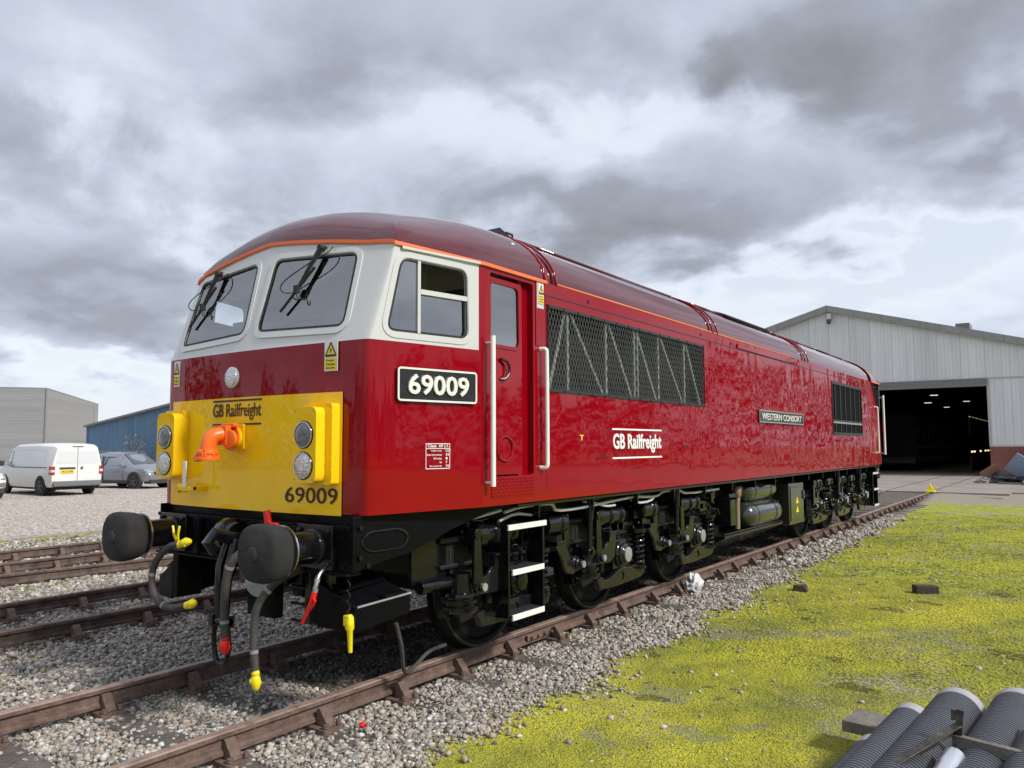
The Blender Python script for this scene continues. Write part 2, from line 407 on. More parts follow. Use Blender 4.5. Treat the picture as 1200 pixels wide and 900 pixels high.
# ---- roof
def base_outline(end):
    """from far side y=2 round the nose to near side y=2; points of the roof edge"""
    right = [Vector((CX+1.06*i/8, fy(1.06*i/8, ztop(1.06*i/8)), ztop(1.06*i/8))) for i in range(8)]
    right += [corner(i/8, 1) for i in range(9)]
    for y in (.45, .7, .9, 1.1, 1.3, 1.55, 1.8, 2.0): right.append(Vector((xT(y)-0, y, 3.197-.02*min(1, (y-.3)/.8))))
    left = [Vector(mir(p, -1)) for p in right]
    return left[::-1]+right[1:]
bo = base_outline(0)
ZC = 3.84
def dome(end):
    b = MB(); rows = []
    K = 14; C0 = Vector((CX, 1.80)); ay = 1.62
    for k in range(K+1):
        rho = math.cos(k/K*PI/2); row = []
        for p in bo:
            if p.y >= 1.8: q2 = Vector((CX+(p.x-CX)*rho, p.y))
            else:
                d = Vector((p.x-C0.x, p.y-C0.y)); rb = d.length; d.normalize()
                re = 1/math.sqrt((d.x/HW)**2+(d.y/ay)**2); re = min(re, rb); wt = rho**7
                q2 = C0+d*(rho*(rb*wt+re*(1-wt)))
            row.append(mir((q2.x, q2.y, p.z+(ZC-p.z)*(max(0, 1-rho**2.15))**.5), 1, end))
        rows.append(row)
    b.grid(rows)
    # overhanging lip
    def out(p, d, dz):
        n = Vector((p.x-CX, (p.y-1.6)*1.1 if p.y < 1.3 else 0, 0))
        n = Vector((math.copysign(1, p.x-CX), -.2, 0)) if (p.y > .34 and abs(p.x-CX) > 1.2) else Vector(((p.x-CX)*.35, -1, 0))
        n.normalize(); return mir(p+n*d+Vector((0, 0, dz)), 1, end)
    b.grid([[out(p, 0, .01) for p in bo], [out(p, .018, .006) for p in bo], [out(p, .018, -.008) for p in bo], [out(p, 0, -.008) for p in bo]])
    r = b.build('cab_roof', 'roofred', loco, smooth=60, fixn=False, weld=True)
    b = MB(); pts = bo
    rows = [[out(p, .006, .012) for p in pts], [out(p, .020, .010) for p in pts], [out(p, .022, -.006) for p in pts], [out(p, .022, -.018) for p in pts], [out(p, .004, -.021) for p in pts]]
    b.grid(rows)
    b.build('orange_stripe', 'orange', r, fixn=False)
    return r
for end in (0, 1): dome(end)
def rsec(t, s=1.0, x0=None):
    """roof cross-section: t -1..1"""
    a = t*PI/2; x = CX+HW*s*math.sin(a); z = 3.175+(ZC-3.175)*s*max(0, 1-abs(math.sin(a))**2.15)**.5
    return x, z
def roofstrip(y0, y1, s, t0=-1, t1=1, n=32, ny=1):
    b = MB(); rows = []
    for j in range(ny+1):
        y = y0+(y1-y0)*j/ny; rows.append([(rsec(t0+(t1-t0)*i/n, s)[0], y, rsec(t0+(t1-t0)*i/n, s)[1]) for i in range(n+1)])
    b.grid(rows); return b
RR = roofstrip(2.0, L-2.0, .985, ny=6).build('roof', 'roofred', loco, smooth=60, fixn=False)
b = MB()
for sx in (1, -1): b.grid([[(CX+sx*(HW), 2.0, 3.172), (CX+sx*HW, L-2, 3.172)], [(CX+sx*HW*.982, 2.0, 3.182), (CX+sx*HW*.982, L-2, 3.182)]])
b.build('cantrail', 'redplain', RR)
for y, w in ((1.98, .05), (2.16, .04), (5.93, .045), (6.10, .045), (10.22, .05), (10.42, .04), (L-2.0, .05)):
    r = roofstrip(y, y+w*.7, 1.0).build('roof_rib', 'redplain', loco, smooth=60, fixn=False, thick=.018)
b = MB(); b.grid([[(CX+HW*.9995, y, z+.012) for y in (2.2, 9.6)] for z in (3.164,)]+[[(CX+HW*.9995+.004, y, 3.194) for y in (2.2, 9.6)]])
b.build('orange_stripe', 'orange', loco, thick=.004)
MB().box((1.39, 8.2, 3.10), (.03, 2.75, .06)).build('gutter_cover', 'redplain', loco, bevel=.005, label='bright red gutter cover strip')
for y in (2.75, 5.55, 6.6): MB().cyl((1.37, y, 3.115), (1.392, y, 3.115), .018, 12).build('drain_port', 'textmaroon', loco)
# roof equipment
b = MB()
for (y0, y1, t0, t1) in ((2.3, 5.8, .12, .46), (6.3, 7.5, .1, .5), (9.55, 10.1, .1, .55), (10.6, 12.6, .1, .5), (12.7, 14.9, .1, .5)):
    roofstrip(y0, y1, 1.0, t0, t1, 10).build('roof_hatch', 'roofred', loco, thick=.03, smooth=60, fixn=False); roofstrip(y0, y1, 1.0, -t1, -t0, 10).build('roof_hatch', 'roofred', loco, thick=.03, smooth=60, fixn=False)
b = roofstrip(7.6, 9.45, 1.012, .02, .52, 10); b.build('exhaust_grille', 'soot', loco, thick=.05, smooth=60)
for y, t in ((6.6, .3), (7.2, .3), (2.25, .42), (12.2, .2)):
    x, z = rsec(t); MB().tube([(x, y-.05, z), (x, y-.05, z+.05), (x, y+.05, z+.05), (x, y+.05, z)], .012, 6).build('lifting_eye', 'black', loco)
x, z = rsec(.3); MB().prism([(2.28, z-.03), (2.35, z+.10), (2.75, z-.02)], 0, x-.12, x+.05).build('horn_cover', 'black', loco)
# ---- yellow nose panel
def nose(dx, z, off=.004): return (CX+dx, .05*(abs(dx)/1.06)**2-off, z)
YP = [(-1.0, 1.262)]+[(1.0*i/10, 1.262) for i in range(-9, 10)]+[(1.07, 1.264), (1.06, 2.07), (1.02, 2.122)]+[(1.0*i/10, 2.128) for i in range(9, -10, -1)]+[(-1.0, 2.122), (-1.05, 2.07), (-1.05, 1.264)]
b = MB(); rows = []
for z in (1.262, 2.125): rows.append([nose(-1.05+2.1*i/20, z, .006) for i in range(21)])
b.grid(rows); rows2 = [[nose(-1.05+2.1*i/20, 1.262, o) for i in range(21)] for o in (.006, -.03)]; b.grid(rows2)
rows2 = [[nose(-1.05+2.1*i/20, 2.125, o) for i in range(21)] for o in (.006, 0)]; b.grid(rows2)
b.build('nose_panel', 'yellow', loco, smooth=60, fixn=False)
text('lettering', 'GB Railfreight', .61, .135, (-.49, -.007, 1.945), (1, 0, 0), (0, 0, 1), 'textmaroon', loco, .003, .008)
b = MB(); b.b2((-.49, -.010, 2.095), (.12, 0, 2.109)); b.b2((-.49, -.010, 1.910), (.12, 0, 1.924)); b.each('lettering_bar', 'textmaroon', loco, smooth=0)
text('fleet_number', '69009', .52, .112, (.41, .0015, 1.340), (1, .066, 0), (0, 0, 1), 'textmaroon', loco, .004, .004)
# lamp clusters
def lamp_box(cx, w=.25, o1=.01, o2=.065):
    y0 = .03
    P = rrect([(cx-w/2, 1.49), (cx+w/2, 1.49), (cx+w/2, 2.02), (cx-w/2, 2.02)], .06)
    b = MB(); b.prism([(p[0], p[1]) for p in P], 1, -.115, y0+.02)
    P2 = rrect([(cx-w/2+o1, 1.475), (cx+w/2+o2, 1.475), (cx+w/2+o2, 2.045), (cx-w/2+o1, 2.045)], .03)
    b.prism(P2, 1, -.030, y0+.02)
    o = b.build('lamp_cluster', 'yellow', loco, bevel=.012, smooth=40)
    for z, nm in ((1.825, 'headlight'), (1.61, 'tail_light')):
        h = MB(); h.lathe((cx, -.11, z), (0, -1, 0), [(0, .098), (.010, .098), (.012, .090), (.008, .086)], 32)
        h = h.build(nm, 'black', o)
        q = MB(); q.lathe((cx, -.117, z), (0, -1, 0), [(0, .085), (.006, .084), (.014, .07), (.018, .04), (.019, 0)], 32)
        q.build('lens', 'lensd' if nm == 'headlight' else 'reflector', h)
        MB().lathe((cx, -.121, z), (0, -1, 0), [(0, .092), (.007, .091), (.008, .085), (0, .084)], 32, cap=False).build('rim', 'chrome', h)
    b = MB()
    for dx in (-w/2+.03, w/2-.03): b.cyl((cx+dx, -.114, 1.99), (cx+dx, -.118, 1.99), .006, 8); b.cyl((cx+dx, -.114, 1.515), (cx+dx, -.118, 1.515), .006, 8)
    b.each('screw', 'strut', o)
lamp_box(.745); lamp_box(-.985, o1=-.03, o2=-.005)
b = MB()
for z in (1.50, 1.58, 1.66, 1.74, 1.82, 1.90, 1.98): b.cyl((.925, .02, z), (.925, -.035, z), .005, 6); b.cyl((-1.125, .02, z), (-1.125, -.035, z), .005, 6)
b.each('bolt', 'yellow', loco)
# centre light
o = MB().lathe((-.25, .01, 2.285), (0, -1, 0), [(0, .083), (.025, .083), (.03, .074)], 32).build('centre_light', 'white', loco)
MB().lathe((-.25, -.018, 2.285), (0, -1, 0), [(0, .072), (.008, .07), (.018, .04), (.02, 0)], 32).build('lens', 'reflector', o)
# orange jumper socket
b = MB()
b.prism(rrect([(-.28, 1.72), (-.08, 1.72), (-.08, 1.92), (-.28, 1.92)], .02), 1, -.03, .01); b.cyl((-.17, -.02, 1.81), (-.17, -.07, 1.81), .085, 20)
ob = b.build('socket_mount', 'yellow', loco, bevel=.008, loc=(.02, 0, 0))
b = MB(); b.cyl((-.19, -.07, 1.82), (-.19, -.085, 1.82), .105, 24); b.box((-.19, -.09, 1.905), (.16, .04, .03)); b.cyl((-.28, -.09, 1.905), (-.10, -.09, 1.905), .014, 8)
b.tube([(-.20, -.08, 1.83), (-.21, -.13, 1.835), (-.225, -.20, 1.83), (-.235, -.235, 1.78), (-.235, -.24, 1.69)], .060, 16, smooth=2)
b.box((-.215, -.13, 1.83), (.15, .05, .15)); [b.cyl((-.235+.075*math.cos(q_*PI/3), -.24+.075*math.sin(q_*PI/3), 1.70), (-.235+.075*math.cos(q_*PI/3), -.24+.075*math.sin(q_*PI/3), 1.665), .010, 6) for q_ in range(6)]
b.lathe((-.235, -.24, 1.725), (0, 0, -1), [(0, .064), (.01, .078), (.035, .080), (.04, .072), (.055, .072), (.057, .088), (.085, .088)], 24)
b.box((-.30, -.28, 1.655), (.04, .04, .045)); b.box((-.19, -.295, 1.70), (.03, .02, .06)); b.lathe((-.13, -.11, 1.80), (.1, -1, 0), [(0, .07), (.03, .072), (.035, .05)], 20)
b.build('jumper_socket', 'orangep', loco, bevel=.004, loc=(.04, 0, 0))
# lamp bracket with white upright
b = MB(); b.b2((-.80, -.12, 1.395), (-.56, -.09, 1.43)); b.b2((-.80, -.12, 1.375), (-.775, -.02, 1.445)); b.b2((-.59, -.12, 1.40), (-.56, .02, 1.43))
lb = b.build('lamp_bracket', 'yellow', loco, bevel=.003)
MB().b2((-.70, -.128, 1.42), (-.655, -.118, 1.63)).build('bracket_upright', 'railwhite', lb, bevel=.003)
# warning signs
def sign(o3, xd, w, h, parent=loco):
    xd = Vector(xd).normalized(); nd = xd.cross(Vector((0, 0, 1)))
    def P(u, v, k): q = Vector(o3)+xd*(u*w)+nd*k; return (q.x, q.y, q.z+v*h)
    def quad(b, u0, v0, u1, v1, k): b.add([P(u0, v0, k), P(u1, v0, k), P(u1, v1, k), P(u0, v1, k)], [(0, 1, 2, 3)])
    s = MB(); quad(s, 0, 0, 1, 1, .004); o = s.build('warning_sign', 'signw', parent, thick=.004, smooth=0)
    y = MB(); quad(y, .06, .04, .94, .42, .0085); y.add([P(.1, .50, .0085), P(.9, .50, .0085), P(.5, .95, .0085)], [(0, 1, 2)])
    y.build('sign_field', 'signy', o, smooth=0, fixn=False)
    k = MB()
    def bar(p, q, t=.035):
        p = Vector(p); q = Vector(q); d = (q-p).normalized(); n = Vector((-d.y, d.x))*t
        k.add([P(*(p+n), .011), P(*(q+n), .011), P(*(q-n), .011), P(*(p-n), .011)], [(0, 1, 2, 3)])
    bar((.1, .51), (.9, .51)); bar((.1, .51), (.5, .94), .03); bar((.9, .51), (.5, .94), .03)
    k.add([P(.55, .80, .011), P(.42, .68, .011), P(.50, .68, .011), P(.44, .55, .011), P(.60, .71, .011), P(.51, .71, .011)], [(0, 1, 2, 3, 4, 5)])
    k.build('sign_symbol', 'textblack', o, smooth=0)
    for i, t in enumerate(('Danger', 'Overhead', 'live wires')):
        q = P(.16, .31-.12*i, .0095); text('sign_text', t, w*.66, h*.075, q, xd, (0, 0, 1), 'textblack', o, .001)
sign((.79, .026, 2.275), (1, .085, 0), .125, .215)
sign((-1.145, .052, 2.255), (1, -.1, 0), .10, .215)
# ---- near-side fittings
b = MB()   # door
DL = rrect([(1.20, 1.51), (1.66, 1.51), (1.66, 3.10), (1.20, 3.10)], .02)
DW = rrect([(1.225, 2.555), (1.625, 2.555), (1.615, 3.06), (1.225, 3.06)], .06)
b.sheet([DL, DW], lambda y, z: (1.345, y, z))
b.b2((1.29, 1.66, 1.50), (1.32, 1.80, 3.12))
door = b.build('cab_door', 'redplain', loco, smooth=0, thick=.02, label='maroon cab side door with tall window')
b = MB(); b.sheet([inset(DW, -.025), inset(DW, .004)], lambda y, z: (1.358, y, z)); b.build('door_window_frame', 'redplain', door, thick=.012, smooth=0)
b = MB(); b.sheet([inset(DW, .0)], lambda y, z: (1.350, y, z)); b.build('door_window', 'glass', door, smooth=0)
MB().tube([(1.357, 1.36, 2.44), (1.385, 1.36, 2.44), (1.385, 1.44, 2.42), (1.385, 1.46, 2.34), (1.385, 1.40, 2.28), (1.357, 1.36, 2.28)], .012, 8, smooth=1).build('door_handle', 'textmaroon', door)
b = MB(); b.tube([(1.36, 1.42+.11*math.cos(t), 1.72+.10*math.sin(t)) for t in [i/16*2*PI for i in range(16)]], .012, 6, closed=True); b.build('grab_ring', 'redplain', door)
b = MB()     # tread plate below the door
b.b2((1.384, 1.20, 1.33), (1.389, 1.80, 1.495))
tp = b.build('tread_plate', 'redplain', loco)
b = MB()
for i in range(20):
    for j in range(6):
        y = 1.215+i*.03; z = 1.345+j*.026; b.box((1.3905, y, z), (.005, .02, .006), Matrix.Rotation(.6 if (i+j) % 2 else -.6, 3, 'X'))
b.build('tread_pattern', 'redplain', tp, smooth=0)
def handrail(y, z0, z1, r=.019, x=1.385, off=.075, bend=False, m='railwhite'):
    b = MB()
    if bend: b.tube([(x, y-.0, z1), (x+off, y+.015, z1), (x+off, y+.02, z1-.05), (x+off, y+.02, z0+.05), (x+off, y+.015, z0), (x, y, z0)], r, 10, smooth=2)
    else:
        b.cyl((x+off, y, z0), (x+off, y, z1), r, 12); b.cyl((x, y, z0+.03), (x+off, y, z0+.03), .010, 8); b.cyl((x, y, z1-.05), (x+off, y, z1-.05), .010, 8)
    return b.build('handrail', m, loco)
handrail(1.135, 1.43, 2.60, .021, off=.07); handrail(1.90, 1.555, 2.575, bend=True, off=.06)
handrail(L-1.75, 1.55, 2.60, bend=True); handrail(L-1.12, 1.50, 2.9, off=.09, r=.025)
MB().b2((1.384, 1.835, 2.60), (1.392, 1.965, 3.16)).build('sign_board', 'redplain', loco, bevel=.003)
MB().b2((1.392, 1.85, 2.93), (1.394, 1.955, 3.165)).build('sign_board', 'white', loco)
sign((1.394, 1.865, 2.97), (0, 1, 0), .08, .175)
# number plate on the tapered cab side
def Tn(y, z, off): return (xT(y)+off, y-.2*off, z)
tx = Vector((.2, 1, 0)).normalized()
PL = rrect([(.295, 2.062), (1.015, 2.062), (1.015, 2.305), (.295, 2.305)], .03)
b = MB(); b.sheet([PL], lambda y, z: Tn(y, z, .012)); pl = b.build('number_plate', 'platebk', loco, thick=.02, smooth=0, label='cast black number plate reading 69009')
b = MB(); ringstrip(b, PL, lambda o: (lambda y, z: Tn(y, z, o+.02)), 0, .014, .008); b.build('plate_rim', 'platew', pl, smooth=0)
text('plate_digits', '69009', .56, .148, Tn(.38, 2.112, .024), tx, (0, 0, 1), 'platew', pl, .014, .02)
# data panel
DP = [(.555, 1.575), (.775, 1.575), (.775, 1.762), (.555, 1.762)]
b = MB(); b.sheet([DP, inset(DP, .007)], lambda y, z: Tn(y, z, .003))
b.sheet([[(.56, 1.722), (.77, 1.722), (.77, 1.727), (.56, 1.727)]], lambda y, z: Tn(y, z, .003)); b.sheet([[(.725, 1.725), (.73, 1.725), (.73, 1.757), (.725, 1.757)]], lambda y, z: Tn(y, z, .003))
dp = b.build('data_panel', 'textwhite', loco, smooth=0, thick=.001)
text('data_text', 'Class  69', .14, .022, Tn(.572, 1.733, .003), tx, (0, 0, 1), 'textwhite', dp, .001, .02); text('data_text', 'A', .018, .022, Tn(.741, 1.733, .003), tx, (0, 0, 1), 'textwhite', dp, .001)
for i, (t, v, w) in enumerate((('Weight tonnes', '127', .10), ('Brake force tonnes', '55', .135), ('ETH index', '-', .075), ('RA', '7', .02), ('Max speed mph', '75', .11))):
    text('data_text', t, w, .014, Tn(.70-w, 1.70-.028*i, .003), tx, (0, 0, 1), 'textwhite', dp, .001, .01)
    text('data_text', v, .016*len(v), .017, Tn(.735, 1.70-.028*i, .003), tx, (0, 0, 1), 'textwhite', dp, .001, .02)
# side logo
text('lettering', 'GB Railfreight', 1.12, .20, (1.388, 3.20, 1.66), (0, 1, 0), (0, 0, 1), 'textwhite', loco, .004, .025)
b = MB(); b.b2((1.386, 3.19, 1.895), (1.390, 4.335, 1.912)); b.b2((1.386, 3.19, 1.607), (1.390, 4.335, 1.624)); b.each('lettering_bar', 'textwhite', loco, smooth=0)
text('small_mark', 'T', .07, .05, (1.387, 2.56, 1.79), (0, 1, 0), (0, 0, 1), 'signy', loco, .002, .03)
# name plate
b = MB(); b.prism(rrect([(7.65, 2.068), (9.93, 2.068), (9.93, 2.255), (7.65, 2.255)], .02), 0, 1.387, 1.405); npl = b.build('name_plate', 'platebk', loco, label='long black cast nameplate reading WESTERN CONSORT')
b = MB(); ringstrip(b, rrect([(7.65, 2.068), (9.93, 2.068), (9.93, 2.255), (7.65, 2.255)], .02), lambda o: (lambda y, z: (1.405+o, y, z)), 0, .018, .006); b.build('plate_rim', 'strut', npl, smooth=0)
text('plate_letters', 'WESTERN CONSORT', 2.05, .098, (1.406, 7.765, 2.112), (0, 1, 0), (0, 0, 1), 'platew', npl, .006, .004)
# ---- grille 1: frame, expanded mesh, diagonal struts behind
y0, y1, z0, z1 = 2.04, 5.60, 2.235, 2.965
b = MB(); b.b2((1.20, y0-.02, z0-.02), (1.21, y1+.02, z1+.02))
for (a, c) in (((1.20, y0-.02, z0-.02), (1.384, y0, z1+.02)), ((1.20, y1, z0-.02), (1.384, y1+.02, z1+.02)), ((1.20, y0, z0-.02), (1.384, y1, z0)), ((1.20, y0, z1), (1.384, y1, z1+.02))): b.b2(a, c)
rg = b.build('radiator_opening', 'soot', loco, smooth=0)
b = MB()
vs_ = [2.40, 3.13, 3.75, 4.34, 5.06, 5.60]
for k in range(5):
    ya = vs_[k]; yb = vs_[k+1]; b.b2((1.34, ya-.018, z0), (1.365, ya+.018, z1))
    b.add([(1.34, ya+.04, z1), (1.34, ya+.08, z1), (1.34, yb-.04, z0), (1.34, yb-.08, z0), (1.36, ya+.04, z1), (1.36, ya+.08, z1), (1.36, yb-.04, z0), (1.36, yb-.08, z0)], [(4, 5, 6, 7), (0, 3, 2, 1), (0, 4, 7, 3), (1, 2, 6, 5)])
b.add([(1.36, y0+.02, z0), (1.36, y0+.07, z0), (1.36, y0+.34, z1), (1.36, y0+.30, z1)], [(0, 1, 2, 3)])
b.b2((1.34, 3.80, z0), (1.37, 3.83, z1))
b.build('diagonal_strut', 'strut', rg, smooth=0)
b = MB(); pitch = .050; slope = 2.2; H = z1-z0; W = y1-y0; th = .0044
for sgn in (1, -1):
    k = -int(H/slope/pitch)-2
    while k*pitch < W+H/slope+pitch:
        # line: y = k*pitch + sgn*t/slope, t = z-z0
        ya = k*pitch; t0, t1 = 0., H
        if sgn > 0:
            lo = max(0., (0-ya)*slope); hi = min(H, (W-ya)*slope)
        else:
            lo = max(0., (ya-W)*slope); hi = min(H, (ya-0)*slope)
        if hi > lo+.01:
            a = (1.388+.001*sgn, y0+ya+sgn*lo/slope, z0+lo); c = (1.388+.001*sgn, y0+ya+sgn*hi/slope, z0+hi)
            b.add([(a[0], a[1]-th, a[2]), (a[0], a[1]+th, a[2]), (c[0], c[1]+th, c[2]), (c[0], c[1]-th, c[2])], [(0, 1, 2, 3)])
        k += 1
b.build('expanded_mesh', 'wire', rg, smooth=0, fixn=False)
b = MB(); f = [(y0-.02, z0-.02), (y1+.02, z0-.02), (y1+.02, z1+.02), (y0-.02, z1+.02)]
ringstrip(b, f, lambda o: (lambda y, z: (1.386+o, y, z)), 0, .028, .010)
for i in range(15):
    y = y0+i*(y1-y0)/14
    for z in (z0-.01, z1+.01): b.cyl((1.394, y, z), (1.402, y, z), .012, 8)
b.build('grille_frame', 'grille', rg, smooth=0)
# ---- grille 2
y0, y1, z0, z1 = 12.05, 14.55, 1.95, 2.93
b = MB(); b.b2((1.20, y0-.02, z0-.02), (1.21, y1+.02, z1+.02))
for (a, c) in (((1.20, y0-.02, z0-.02), (1.384, y0, z1+.02)), ((1.20, y1, z0-.02), (1.384, y1+.02, z1+.02)), ((1.20, y0, z0-.02), (1.384, y1, z0)), ((1.20, y0, z1), (1.384, y1, z1+.02))): b.b2(a, c)
g2 = b.build('side_grille', 'soot', loco, smooth=0)
b = MB()
for i in range(38): b.b2((1.36, y0+i*(y1-y0)/38, z0), (1.375, y0+i*(y1-y0)/38+.012, z1))
for i in range(6): y = y0+.2+i*.42; b.b2((1.36, y, z0), (1.388, y+.045, z1))
b.b2((1.36, y0, z0+.20), (1.392, y1, z0+.27))
f = [(y0-.03, z0-.03), (y1+.03, z0-.03), (y1+.03, z1+.03), (y0-.03, z1+.03)]
ringstrip(b, f, lambda o: (lambda y, z: (1.386+o, y, z)), 0, .06, .012)
b.build('louvre_bar', 'grille', g2, smooth=0)
b = MB(); b.b2((1.384, y0, z1), (1.392, y1, z1+.03)); b.b2((1.376, y0, z0+.20), (1.394, y1, z0+.235)); b.build('louvre_trim', 'strut', g2, smooth=0)
# ---- cab interior
b = MB(); b.b2((-1.40, 1.72, 1.6), (1.22, 1.76, 3.5)); b.b2((-1.25, .25, 1.95), (1.12, 1.70, 1.98))
b.b2((-.35, 1.60, 1.98), (.35, 1.72, 3.4)); b.build('cab_bulkhead', 'cream', loco)
b = MB(); b.b2((-1.15, .14, 1.98), (.97, .42, 2.52)); b.b2((-.15, .42, 1.98), (.1, .9, 2.45)); b.build('driver_desk', 'desk', loco, bevel=.01)
for x in (-.7, .55):
    b = MB(); b.prism(rrect([(x-.22, 2.35), (x+.22, 2.35), (x+.20, 3.02), (x-.20, 3.02)], .08), 1, 1.22, 1.32); b.b2((x-.23, .85, 2.32), (x+.23, 1.26, 2.42)); b.b2((x-.05, 1.0, 1.98), (x+.05, 1.1, 2.34))
    b.build('driver_seat', 'seat', loco, bevel=.02)
for x in (.52, -.62):
    b = MB()
    for q in (0,): b.b2((x+.10, .34, 2.62), (x+.26, .345, 2.80))
    b.build('notice', 'signw', loco)
b = MB(); b.b2((-1.05, .36, 2.50), (.90, .40, 2.60)); b.build('desk_top', 'strut', loco, bevel=.01)
for x in (-.55, .62):
    b = MB(); b.b2((x-.16, .30, 2.60), (x+.16, .34, 2.80)); b.b2((x-.02, .34, 2.5), (x+.02, .40, 2.62)); b.build('display_screen', 'desk', loco, bevel=.01)
b = MB(); b.b2((-.22, 1.66, 2.0), (-.16, 1.715, 3.4)); b.b2((.16, 1.66, 2.0), (.22, 1.715, 3.4)); b.b2((.45, 1.68, 2.75), (.85, 1.715, 3.15)); b.build('bulkhead_trim', 'desk', loco)
b = MB(); b.b2((-.95, .50, 3.10), (-.35, .52, 3.24)); b.b2((.20, .50, 3.10), (.80, .52, 3.24)); b.build('sun_visor', 'strut', loco, bevel=.004)
# ---- wipers
def wiper(px, tip, par, s=1):
    b = MB()
    dxa, za = px; dxb, zb = tip
    A = Vector((CX+s*dxa, fy(dxa, za)-.035, za)); Bp = Vector((CX+s*dxb, fy(dxb, zb)-.03, zb))
    mid = A.lerp(Bp, .35)
    b.tube([A, mid, Bp], [.022, .017, .007], 8)
    b.cyl(A+Vector((0, .04, 0)), A+Vector((0, -.02, 0)), .024, 10)
    b.tube([A+Vector((.03, 0, -.01)), A.lerp(Bp, .5)+Vector((.025, -.005, 0)), Bp+Vector((.02, 0, 0))], .005, 6)
    w = b.build('wiper', 'rubber', par)
    bl = MB(); d = Vector((.16*1.0, 0, .25)); d = Vector((.13, 0, .165))
    P0 = Bp-d; P1 = Bp+d
    bl.tube([(P0.x, fy(abs(P0.x-CX), P0.z)-.022, P0.z), (P1.x, fy(abs(P1.x-CX), P1.z)-.022, P1.z)], .011, 6)
    bl.box((Bp.x, Bp.y+.005, Bp.z), (.05, .03, .06))
    bl.build('blade', 'rubber', w)
    hs = MB(); hs.tube([A+Vector((.10, .03, 0)), A+Vector((.12, -.03, -.06)), A.lerp(Bp, .4)+Vector((.05, -.05, 0)), Bp+Vector((-.16, -.03, .06)), Bp+Vector((-.14, -.03, -.02)), Bp+Vector((.0, -.02, -.03))], .0045, 6, smooth=2)
    hs.tube([Bp, Bp+Vector((.04, -.03, -.07)), Bp+Vector((.09, -.02, -.10)), Bp+Vector((.06, -.02, -.05))], .0045, 6, smooth=2)
    hs.build('washer_hose', 'rubber', w)
wiper((.62, 3.245), (.46, 2.93), loco, 1)
wiper((.68, 3.215), (.80, 2.93), loco, -1)
# ---- front below the body: buffer beam etc.
b = MB()
b.b2((-1.22, .06, 1.16), (1.10, .22, 1.268)); b.b2((-1.22, .0, .88), (1.10, .10, 1.19)); b.b2((-1.22, -.02, 1.17), (1.10, .12, 1.20))
b.b2((-1.22, -.03, .865), (1.10, .10, .885))
for i in range(24):
    x = -1.17+i*.096; b.cyl((x, -.002, 1.13), (x, -.018, 1.13), .012, 6); b.cyl((x, -.002, .92), (x, -.018, .92), .012, 6)
for x in (-.62, -.2, .2, .55): b.b2((x-.03, -.01, .9), (x+.03, -.05, 1.18))
b.b2((-.5, .1, .80), (.4, .4, 1.2))
beam = b.build('buffer_beam', 'satin', loco, bevel=.004)
def buffer(x, s=1, y=0.):
    b = MB(); d = Vector((0, -s, 0)); a = (x, y, 1.05)
    b.lathe(a, d, [(-.02, .15), (.02, .15), (.025, .125), (.06, .123), (.065, .112), (.30, .112), (.305, .105), (.37, .105)], 32)
    b.box((x, y-s*.01, 1.05), (.36, .05, .30))
    for dx in (-.15, .15):
        for dz in (-.11, .11): b.cyl((x+dx, y-s*.02, 1.05+dz), (x+dx, y-s*.06, 1.05+dz), .018, 6)
    o = b.build('buffer', 'black', loco, bevel=.004)
    # felt-covered buffer head: a rounded block
    p = MB(); rows = []; n = 12; nu = 32
    for i in range(n+1):
        v = -1+2*i/n; row = []
        for k in range(nu):
            t = 2*PI*k/nu; c, ss = math.cos(t), math.sin(t)
            e = 2.7; rr = (abs(c)**e+abs(ss)**e)**(-1/e)
            prof = (1-abs(v)**4.5)**(1/2.6)
            prof *= (.93+.07*v)
            row.append((x+rr*c*.215*prof, y-s*(.43+.118*v)-s*.04*prof*(v > .5)*0, 1.05+rr*ss*.20*prof))
        row.append(row[0]); rows.append(row)
    p.grid(rows)
    p.build('buffer_pad', 'foam', o, weld=True, smooth=80)
    q = MB(); q.lathe((x, y-s*.549, 1.05), d, [(-.01, .05), (.0, .05), (.004, .045), (.004, 0)], 20); q.build('wear_patch', 'foamworn', o)
    MB().lathe((x, y-s*.30, 1.05), d, [(0, .17), (.012, .17), (.014, .16)], 28).build('backing_ring', 'steel', o)
for x in (.775, -.965): buffer(x)
for x in (.80, -.93): buffer(x, -1, L)
b = MB(); b.b2((-1.22, L-.1, .88), (1.10, L, 1.24)); b.build('rear_buffer_beam', 'black', loco, bevel=.004)
# coupling: hook, yoke, hanging shackle
b = MB(); b.b2((-.02, -.04, .86), (.30, .02, 1.19))
b.tube([(.04, -.03, 1.06), (.04, -.20, 1.08), (.04, -.32, 1.12), (.04, -.38, 1.06), (.04, -.33, .98)], [.05, .05, .045, .04, .025], 10, smooth=0)
b.lathe((-.13, -.12, 1.09), (1, 0, 0), [(0, .11), (.04, .125), (.09, .125), (.10, .10), (.16, .09)], 24)
b.tube([(.10, -.18, 1.07), (.10, -.24, .88), (.10, -.26, .70), (.09, -.26, .52)], .035, 10)
b.tube([(-.0, -.18, 1.05), (-.0, -.24, .88), (.02, -.26, .70), (.03, -.26, .52)], .035, 10)
hk = b.build('coupling_hook', 'black', loco)
b = MB(); sh = [(.00, -.27, .50), (-.02, -.27, .38), (.0, -.27, .25), (.04, -.27, .20), (.08, -.27, .195), (.12, -.27, .20), (.155, -.27, .25), (.16, -.27, .38), (.14, -.27, .50)]
b.tube(sh, .019, 10, smooth=1); b.cyl((-.03, -.27, .50), (.17, -.27, .50), .032, 12); b.box((-.005, -.27, .50), (.05, .08, .09)); b.box((.145, -.27, .50), (.05, .08, .09))
b.build('shackle', 'black', hk, bevel=.003)
